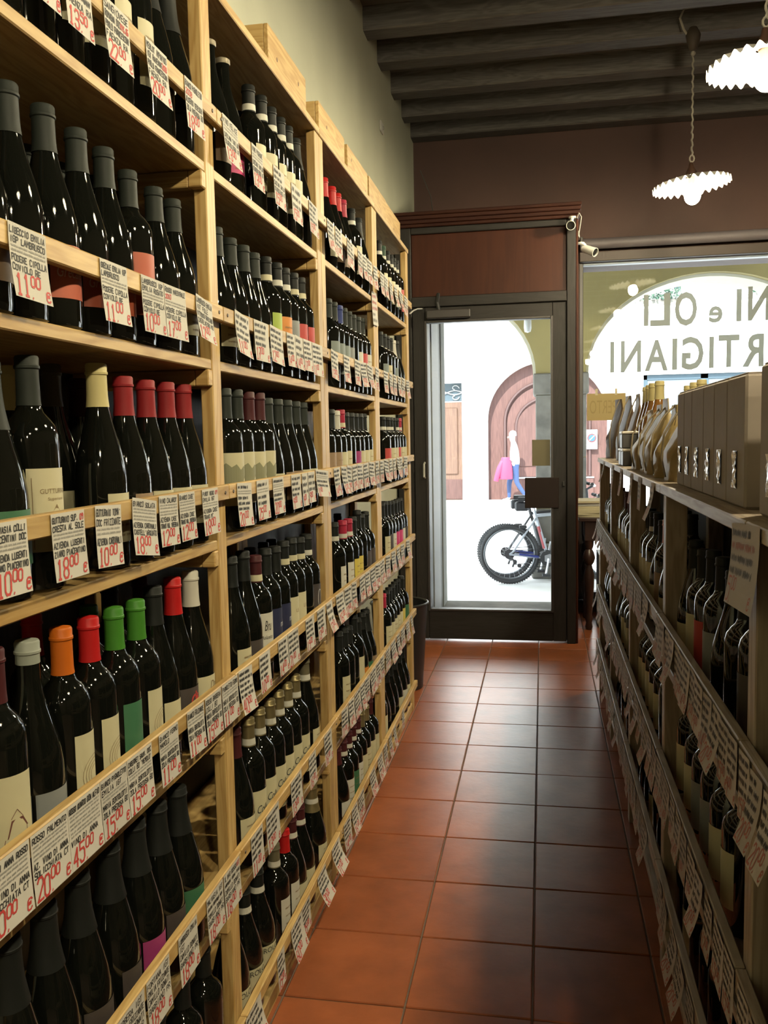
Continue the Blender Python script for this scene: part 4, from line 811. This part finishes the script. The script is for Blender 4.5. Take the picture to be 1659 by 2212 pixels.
# ------------------------------------------------------------------ goods on top of the low rack
ZT = RB[3] + .0005
M_kraft = mat('grey_kraft_card', (.52, .44, .37), .85, vary=.08, scale=(20, 20, 20)); M_foil = mat('clear_film', (.80, .82, .84), .14, metal=1.0, bump=1.0, bscale=90)
def card_box(y0, y1, x0, dx, h, lab):
    t = thing('cardboard_box', lab, 'box', (x0, (y0 + y1) / 2, ZT), group='card boxes on the low rack'); w = (y1 - y0) / 2 - .001
    ob('carton', MB().cbox(0, dx, -w, w, 0, h, .004).mesh('carton', M_kraft), t)
    ob('film_window', MB().cbox(-.0012, 0, -.018, .010, .03, .093, .0005).mesh('film_window', mat('dark_contents', (.06, .05, .045), .3)), t)
    ob('lid_flap', MB().cbox(.004, dx - .004, -w + .003, w - .003, h, h + .0025, .001).mesh('lid_flap', M_kraft), t)
    r = random.Random(int(y0 * 1000)); bb = MB(); V = []
    for j in range(11):
        for i in range(6): V.append((-.0014 - r.uniform(0, .0035), -.0175 + .027 * i / 5, .031 + .061 * j / 10))
    bb.add(V, [(j * 6 + i, j * 6 + i + 1, j * 6 + i + 7, j * 6 + i + 6) for j in range(10) for i in range(5)])
    ob('film', bb.mesh('film', M_foil), t)
bx = [(2.20, 2.10), (2.10, 1.995), (1.995, 1.855), (1.855, 1.742), (1.742, 1.625), (1.625, 1.482), (1.385, 1.26), (1.26, 1.13), (1.13, 1.0)]
for i, (a, c) in enumerate(bx): card_box(c, a, .645, .13, .216 if i < 6 else .222, '%s tall grey-brown card box from the gold bags, on low rack' % ORD[i + 1])
def bag_me(w, d, h, top, name, m, seed, lean=0.0):
    r = random.Random(seed); rows, n = 14, 24; V = []; ph = [r.uniform(0, 6) for _ in range(6)]
    for j in range(rows + 1):
        t = j / rows; bul = 1 + .12 * math.sin(math.pi * min(1, t / top)) if t < top else 1.0
        q = 1.0 if t < top * .55 else max(.06, 1 - (t - top * .55) / (1 - top * .55) * 1.25)
        ww = w * (1 - .35 * max(0, (t - top) / (1 - top))) * bul
        for i in range(n):
            a = 2 * math.pi * i / n; ca, sa = math.cos(a), math.sin(a); e = .55
            x = math.copysign(abs(ca) ** e, ca) * d / 2 * q; y = math.copysign(abs(sa) ** e, sa) * ww / 2
            f = 1 + .07 * math.sin(5 * a + ph[0] + t * 7) * math.sin(9 * t + ph[1]) + .04 * math.sin(11 * a + ph[2] - t * 13)
            V.append((x * f + lean * t * t, y * f + .01 * math.sin(t * 5 + ph[3]), h * t))
    b = MB(); b.add(V, [(j * n + i, j * n + (i + 1) % n, (j + 1) * n + (i + 1) % n, (j + 1) * n + i) for j in range(rows) for i in range(n)] + [tuple(range(n))[::-1], tuple(rows * n + i for i in range(n))])
    return b.mesh(name, m, True)
M_bag = mat('dark_brown_bag', (.13, .075, .04), .5, bump=.4, bscale=20); M_bagl = mat('tan_bag', (.34, .20, .09), .55, bump=.4, bscale=20); M_gold = mat('gold_cellophane', (.46, .33, .12), .5, bump=.35, bscale=25); M_edge = mat('pale_seam', (.36, .29, .18), .5)
for i, (y, x, h, m, lab) in enumerate(((4.52, .70, .29, M_bag, 'dark brown foil coffee bag nearest the door, on low rack'), (4.12, .71, .29, M_bag, 'dark brown foil bag second from the door, on low rack'), (3.83, .72, .285, M_bagl, 'tan brown foil bag beside the small dark tins, on low rack'), (2.42, .87, .27, M_bag, 'dark brown bag behind the gold bags and card boxes'))):
    t = thing('paper_bag', lab, 'bag', (x, y, ZT), (0, 0, .25 - .1 * i)); ob('bag_body', bag_me(.14, .09, h, .62, 'bag_body', m, i), t)
    ob('seam', MB().tube([(-.047, -.02, .01), (-.052, -.02, .10), (-.045, -.02, .17), (-.02, -.02, h - .04), (0, -.02, h)], .0028, 6).mesh('seam', M_edge, True), t)
for i, (y, x) in enumerate(((3.115, .69), (2.93, .695), (2.745, .69), (2.556, .69), (2.362, .695))):
    t = thing('gift_bag', '%s gold cellophane bag from the door, on low rack' % ORD[i + 1], 'bag', (x, y, ZT), (0, 0, .04 - .02 * i), 'gold bags on the low rack')
    ob('bag_body', bag_me(.15, .11, .20 + .012 * (i % 3), .66, 'bag_body', M_gold, 40 + i), t)
    ob('seam', MB().tube([(-.056, -.01, .01), (-.066, -.01, .06), (-.060, -.01, .12), (-.03, -.01, .17), (0, -.01, .20)], .0028, 6).mesh('seam', M_edge, True), t)
for i, (y, z_) in enumerate(((3.56, 0), (3.46, 0), (3.50, .066))):
    t = thing('tea_tin', ['small dark tin with pale rim, door end of the tin pile', 'small dark tin with pale rim, beside the gold bags', 'small dark tin with pale rim, topmost of the pile'][i], 'tin', (.655, y, ZT + z_ + .0005), (0, 0, 0))
    ob('tin_body', MB().cbox(-.03, .03, -.044, .044, 0, .054, .003).mesh('tin_body', mat('dark_tin', (.05, .045, .04), .4)), t); ob('lid', MB().cbox(-.032, .032, -.046, .046, .0542, .0645, .003).mesh('lid', mat('pewter_lid', (.36, .33, .28), .4, metal=.5)), t)
for i, px in enumerate(((1397, 836, .735), (1404, 832, .735), (1411, 828, .735), (1425, 823, .735), (1487, 833, .86), (1500, 826, .86), (1516, 820, .86))):
    p = onx(px[0], px[1], px[2]); o = bottle('g', 'y', 'n', px[2], p.y, ZT, min(.33, p.z - ZT), 0, ('%s amber bottle from the door, yellow capsule, behind the gold bags' if i < 4 else '%s amber yellow-capsuled bottle from the door, behind the card boxes') % ORD[i + 1 if i < 4 else i - 3], 'amber bottles on the low rack', amber=True)

# ------------------------------------------------------------------ table, papers, boxes, bin, cameras
tb = thing('side_table', 'dark wooden table with turned legs by the shop window', 'table', (.95, 6.34, 0))
M_dk = mat('dark_walnut', (.055, .026, .020), .3, vary=.2)
ob('table_top', MB().cbox(-.38, .38, -.26, .24, .755, .78, .004).mesh('table_top', M_dk), tb); ob('apron', MB().cbox(-.34, .34, -.235, -.21, .62, .7545, .003).mesh('apron', M_dk), tb)
ob('apron', MB().cbox(-.335, -.315, -.205, .21, .62, .7545, .003).mesh('apron', M_dk), tb)
leg = MB().lathe([(.020, 0), (.026, .02), (.020, .05), (.028, .08), (.020, .10), (.024, .14), (.034, .30), (.036, .38), (.026, .42), (.020, .45), (.034, .47), (.042, .50), (.034, .54), (.022, .56), (.030, .58), (.034, .62), (.034, .754)], 18).mesh('leg', M_dk, True)
for x in (-.31, .31):
    for y in (-.20, .19): ob('leg', leg, tb, (x, y, 0))
r_ = random.Random(8); stz = .7805
st = thing('paper_stack', 'stack of cream catalogues piled on the dark side table', 'papers', (.66, 6.30, stz))
M_cat = mat('cream_pages', (.74, .66, .42), .8); M_catw = mat('white_pages', (.85, .84, .80), .8)
z = 0
for i in range(7):
    h = r_.choice((.014, .018, .022)); b = MB(); w_, d_ = .105, .15; n = 8; sag = .0 if i < 5 else .004
    b.box(-w_, w_ + .06, -d_, d_, 0, h - .0006)
    ob('catalogue', b.mesh('catalogue', M_catw if i == 5 else M_cat), st, (r_.uniform(-.006, .006), r_.uniform(-.01, .01), z), (0, 0, r_.uniform(-.06, .06))); z += h
pc = thing('wooden_crate', 'plain wooden crate on the floor under the side table', 'crate', (.90, 6.35, 0))
for (x0, x1, y0, y1, z0, z1) in ((-.19, .19, -.15, -.138, 0, .50), (-.19, .19, .138, .15, 0, .50), (-.19, -.178, -.137, .137, 0, .50), (.178, .19, -.137, .137, 0, .50), (-.177, .177, -.137, .137, 0, .012)):
    ob('board', MB().cbox(x0, x1, y0, y1, z0, z1, .002).mesh('board', OLDW[2]), pc)
ob('lid', MB().cbox(-.19, .19, -.15, .15, .5005, .512, .002).mesh('lid', OLDW[0]), pc)
bn = thing('waste_bin', 'black round bin between the tall rack and the door', 'bin', (-.435, 4.62, 0))
ob('bucket', MB().lathe([(.118, 0), (.122, .004), (.152, .455), (.148, .455), (.118, .012), (.001, .010)], 28).mesh('bucket', mat('black_plastic', (.025, .025, .026), .35), True), bn)
ob('rim', MB().tube([(.153 * math.cos(a * math.pi / 14), .153 * math.sin(a * math.pi / 14), .462) for a in range(28)], .007, 8, True).mesh('rim', mat('black_plastic', (.025, .025, .026)), True), bn)
def seccam(p, d, lab, base):
    t = thing('security_camera', lab, 'camera', p); q = Vector(d).to_track_quat('Z', 'Y').to_euler()
    ob('housing', MB().lathe([(.015, -.055), (.024, -.05), (.026, 0), (.028, .03), (.028, .045), (.025, .045)], 18, cap1=False).mesh('housing', M_white, True), t, rot=q)
    ob('lens', MB().lathe([(.0248, .036), (.010, .034), (.001, .037)], 16).mesh('lens', mat('lens_black', (.02, .02, .02), .1)), t, rot=q)
    ob('mount', MB().tube([Vector(d).normalized() * -.03 + Vector((0, 0, .012)), Vector(base) * .6 + Vector((0, 0, .01)), base], [.012, .010, .012], 8).mesh('mount', M_white, True), t); ob('mount_plate', MB().lathe([(.022, -.006), (.024, .004)], 16).mesh('mount_plate', M_white), t, base)
c1 = ony(1234, 487, 5.64); seccam(c1, (-.10, -1, -.22), 'white bullet camera under the cornice over the door', (.008, .02, 2.676 - c1.z))
c2 = ony(1274, 541, 5.74); seccam(c2, (.75, -.55, -.42), 'white bullet camera beside the shop window corner', (-.055, .015, .050))
tag(ob('camera_wire', MB().tube([c1 + Vector((.036, .012, .045)), c1 + Vector((.045, -.02, .07)), c1 + Vector((.062, .01, .05)), (.553, 5.72, c1.z - .05), (.553, 5.73, c2.z + .12), c2 + Vector((-.062, .01, .085))], .0028, 6).mesh('camera_wire', M_white, True)), 'thin white wire joining the two cameras', 'cable')
tag(ob('door_wire', MB().tube([ony(886, 677, 4.24), ony(893, 671, 4.7), ony(902, 667, 5.2), ony(912, 667, 5.69)], .004, 6).mesh('door_wire', M_white, True)), 'pale wire from the tall rack to the door', 'cable')

# ------------------------------------------------------------------ bicycles by the pier
M_tyre = mat('tyre_rubber', (.035, .037, .04), .7); M_rim = mat('dark_rim', (.10, .105, .11), .35, metal=.7); M_sil = mat('silver_paint', (.30, .32, .35), .3, metal=.3); M_blk = mat('bike_black', (.03, .03, .035), .5); M_steel = mat('steel', (.45, .46, .48), .3, metal=.9); M_spk = mat('spoke_wire', (.55, .56, .58), .3, metal=.8)
def ringpts(c, R, n=40): return [(c[0] + R * math.cos(2 * math.pi * k / n), c[1], c[2] + R * math.sin(2 * math.pi * k / n)) for k in range(n)]
def bicycle(loc, yaw, lean, paint, accent, lab, R=.312, hz=0.0):
    t = thing('bicycle', lab, 'bicycle', loc, (lean, 0, yaw))
    BBp, RA, FA, SC, HT, HB = (.40, 0, .27), (0, 0, R), (1.05, 0, R), (.27, 0, .71), (.88, 0, .76), (.92, 0, .62)
    for ax in (RA, FA):
        w = ob('tyre', MB().tube(ringpts(ax, R - .022), .022, 8, True).mesh('tyre', M_tyre, True), t)
        kn = MB()
        for k in range(72):
            a = 2 * math.pi * k / 72; c = Vector((ax[0] + (R + .001) * math.cos(a), 0, ax[2] + (R + .001) * math.sin(a))); d = Vector((math.cos(a), 0, math.sin(a))); e = Vector((-math.sin(a), 0, math.cos(a)))
            kn.add([c + e * .006 * i + Vector((0, .014 * j, 0)) + d * (.004 * l) for i in (-1, 1) for j in (-1, 1) for l in (-1, 1)], [(0, 1, 3, 2), (4, 6, 7, 5), (0, 4, 5, 1), (2, 3, 7, 6), (1, 5, 7, 3), (0, 2, 6, 4)])
        ob('tread', kn.mesh('tread', M_tyre), w)
        ob('rim', MB().tube(ringpts(ax, R - .050), .012, 8, True).mesh('rim', M_rim, True), t)
        sp_ = MB()
        for k in range(28):
            a = 2 * math.pi * k / 28; a2 = a + (.9 if k % 2 else -.9); sp_.tube([(ax[0] + .02 * math.cos(a2), .025 * (1 if k % 4 < 2 else -1), ax[2] + .02 * math.sin(a2)), (ax[0] + (R - .055) * math.cos(a), 0, ax[2] + (R - .055) * math.sin(a))], .0011, 4)
        ob('spokes', sp_.mesh('spokes', M_spk), t); ob('hub', MB().lathe([(.022, -.05), (.016, -.02), (.016, .02), (.022, .05)], 12).mesh('hub', M_steel, True), t, ax, (math.pi / 2, 0, 0))
    f = MB()
    for s in (-1, 1): f.tube([(SC[0], .02 * s, SC[2] - .03), (.04, .06 * s, R + .03), (0, .062 * s, R)], .010, 8); f.tube([(0, .062 * s, R), (.2, .05 * s, .29), (BBp[0], .03 * s, BBp[2])], .011, 8)
    f.tube([BBp, SC, (.255, 0, .77)], .017, 8); f.tube([SC, HT], .017, 8); f.tube([BBp, HB], .021, 8); f.tube([(.87, 0, .79), HB], .021, 8)
    for s in (-1, 1): f.tube([(HB[0], .03 * s, HB[2] - .03), (.98, .05 * s, .48), (1.05, .055 * s, R)], .012, 8)
    ob('frame', f.mesh('frame', paint, True), t)
    ob('frame_decal', MB().tube([(.36, -.001, .37), (.30, -.001, .60)], .0178, 8).mesh('frame_decal', accent, True), t)
    ob('chainstay_guard', MB().tube([(.10, -.062, .315), (.30, -.05, .285)], .013, 8).mesh('chainstay_guard', mat('blue_guard', (.04, .06, .30), .4), True), t)
    ob('seat_post', MB().tube([(.262, 0, .74), (.235, 0, .86)], .013, 8).mesh('seat_post', M_steel, True), t)
    ob('saddle', MB().prism([(.09, -.07), (.10, .07), (.20, .06), (.33, .018), (.35, 0), (.33, -.018), (.20, -.06)], 2, .86, .905).mesh('saddle', M_blk), t)
    ob('saddle_bag', MB().cbox(.06, .20, -.045, .045, .76, .855, .015).mesh('saddle_bag', M_blk), t)
    ob('chainring', MB().lathe([(.085, -.003), (.085, .003)], 28).mesh('chainring', M_blk), t, (BBp[0], -.05, BBp[2]), (math.pi / 2, 0, 0)); ob('spider', MB().lathe([(.05, -.004), (.05, .004)], 5).mesh('spider', M_steel), t, (BBp[0], -.055, BBp[2]), (math.pi / 2, 0, 0))
    ob('crank', MB().tube([(BBp[0], -.07, BBp[2]), (BBp[0] - .03, -.075, BBp[2] - .165)], .012, 8).mesh('crank', M_steel, True), t); ob('pedal', MB().cbox(-.04, .04, -.05, .05, -.012, .012, .004).mesh('pedal', M_blk), t, (BBp[0] - .03, -.13, BBp[2] - .165))
    ob('crank', MB().tube([(BBp[0], .07, BBp[2]), (BBp[0] + .03, .075, BBp[2] + .165)], .012, 8).mesh('crank', M_steel, True), t)
    ob('cassette', MB().lathe([(.022, -.022), (.038, -.008), (.052, .012)], 24).mesh('cassette', M_blk), t, (0, -.042, R), (math.pi / 2, 0, 0))
    ob('derailleur', MB().tube([(.01, -.06, R - .02), (.05, -.065, R - .075), (.03, -.065, R - .13)], .011, 6).mesh('derailleur', M_blk), t)
    for q in ((.055, -.065, R - .075), (.10, -.065, R - .115)): ob('jockey_wheel', MB().lathe([(.022, -.005), (.022, .005)], 14).mesh('jockey_wheel', M_blk), t, q, (math.pi / 2, 0, 0))
    ob('chain', MB().tube([(0, -.05, R + .045), (BBp[0], -.05, BBp[2] + .085)], .004, 5).tube([(.10, -.06, R - .135), (BBp[0], -.05, BBp[2] - .085)], .004, 5).mesh('chain', M_blk), t)
    ob('brake', MB().cbox(.10, .18, -.05, .05, R + .265, R + .30, .008).mesh('brake', M_blk), t)
    ob('stem', MB().tube([(.87, 0, .79), (.86, 0, .86 + hz), (.93, 0, .90 + hz)], .014, 8).mesh('stem', M_blk, True), t); ob('handlebar', MB().tube([(.89, -.30, .92 + hz), (.93, -.12, .90 + hz), (.93, .12, .90 + hz), (.89, .30, .92 + hz)], .013, 8).mesh('handlebar', M_steel, True), t)
    for s in (-1, 1): ob('grip', MB().tube([(.905, .20 * s, .913 + hz), (.885, .31 * s, .922 + hz)], .018, 8).mesh('grip', M_blk, True), t)
    return t
gp = onz(1101, 1261, GZ)
bicycle((gp.x, gp.y, GZ), .05, -.05, M_sil, mat('red_decal', (.55, .05, .06), .4), 'silver mountain bicycle parked by the stone pier outside')
bicycle((gp.x - .055, gp.y + .30, GZ), .05, -.03, M_blk, M_rim, 'black bicycle standing behind the silver one by the stone pier', .300, .10)

# ------------------------------------------------------------------ passer-by across the street
PY = 20.45
fp = ony(1112, 1080, PY)
pt = thing('person', 'person in white shirt and blue jeans walking past, carrying a pink jacket', 'person', (fp.x, PY, GZ))
J = {'pel': ((0, 0, .86), .135), 'sp': ((.0, 0, 1.02), .135), 'ch': ((-.01, 0, 1.20), .155), 'nk': ((-.02, 0, 1.36), .06), 'nk2': ((-.04, 0, 1.41), .055), 'hd': ((-.055, 0, 1.49), .085), 'hd2': ((-.05, 0, 1.57), .080),
     'hL': ((0, .085, .80), .095), 'kL': ((-.13, .085, .45), .062), 'aL': ((-.13, .085, .09), .042), 'fL': ((-.20, .085, .045), .036), 'tL': ((-.30, .085, .035), .03), 'hR': ((.01, -.085, .80), .095), 'kR': ((.05, -.085, .45), .062), 'aR': ((.24, -.085, .16), .042), 'fR': ((.22, -.085, .07), .036), 'tR': ((.14, -.085, .03), .03),
     'sL': ((-.01, .17, 1.28), .065), 'eL': ((.07, .22, 1.03), .045), 'wL': ((-.06, .20, .84), .033), 'mL': ((-.09, .19, .77), .03), 'sR': ((-.01, -.17, 1.28), .065), 'eR': ((.06, -.22, 1.02), .045), 'wR': ((-.15, -.19, .98), .034), 'mR': ((-.22, -.17, .98), .03)}
EJ = 'pel-sp sp-ch ch-nk nk-nk2 nk2-hd hd-hd2 pel-hL hL-kL kL-aL aL-fL fL-tL pel-hR hR-kR kR-aR aR-fR fR-tR ch-sL sL-eL eL-wL wL-mL ch-sR sR-eR eR-wR wR-mR'.split()
names = list(J); me = bpy.data.meshes.new('body'); me.from_pydata([J[n][0] for n in names], [tuple(names.index(q) for q in e.split('-')) for e in EJ], [])
bo = bpy.data.objects.new('body', me); COL.objects.link(bo); sk_ = bo.modifiers.new('skin', 'SKIN'); sb_ = bo.modifiers.new('sub', 'SUBSURF'); sb_.levels = 2; sb_.render_levels = 2
for i, n in enumerate(names):
    me.skin_vertices[0].data[i].radius = (J[n][1],) * 2; me.skin_vertices[0].data[i].use_root = (n == 'pel')
bpy.context.view_layer.update()
ev = bo.evaluated_get(bpy.context.evaluated_depsgraph_get()); nb = bpy.data.meshes.new_from_object(ev); bpy.data.objects.remove(bo)
M_skin = mat('skin', (.72, .50, .40), .6)
for m in (mat('white_shirt', (.86, .86, .86), .8), mat('blue_jeans', (.03, .07, .20), .8), M_skin, mat('pale_shoes', (.75, .76, .80), .6)): nb.materials.append(m)
for p in nb.polygons:
    c = p.center; p.use_smooth = True
    p.material_index = 3 if c.z < .10 else (1 if c.z < .86 and abs(c.y) < .165 else (2 if c.z > 1.385 or (c.x < -.13 and c.z < 1.05) or (abs(c.y) > .165 and c.z < .86) else 0))
body = ob('body', nb, pt)
hb = MB()
hb.lathe([(.001, .098), (.05, .085), (.078, .05), (.088, .0), (.082, -.03)], 16, cap0=False, cap1=False)
ob('hair', hb.mesh('hair', mat('white_hair', (.80, .79, .77), .9), True), pt, (-.035, 0, 1.55))
for s in (-1, 1): ob('ear', MB().sphere((0, 0, 0), .022, 8, 6, 1.4).mesh('ear', M_skin, True), pt, (-.045, .088 * s, 1.50))
ob('nose', MB().sphere((0, 0, 0), .018, 8, 6, 1.3).mesh('nose', M_skin, True), pt, (-.145, 0, 1.49))
jb = MB(); pr = []
for k in range(23):
    t = k / 22; pr.append((.075 + .045 * t + .014 * abs(math.sin(k * math.pi / 2.0 + .4)) + .02 * math.sin(t * 3), 1.04 - .50 * t))
jb.lathe(pr, 22)
jm = jb.mesh('body', mat('pink_quilt', (.42, .03, .11), .6), True)
jk = tag(ob('jacket', jm, None, (fp.x - .19, PY - .21, GZ), (0, 0, .1), (1.15, .72, 1)), 'bright pink quilted jacket carried over the passer-by arm', 'jacket')
ob('sleeve', MB().tube([(-.06, -.03, .95), (-.12, -.05, .80), (-.17, -.05, .62), (-.20, -.04, .50)], [.05, .06, .055, .05], 10).mesh('sleeve', mat('pink_quilt', (.42, .03, .11)), True), jk)
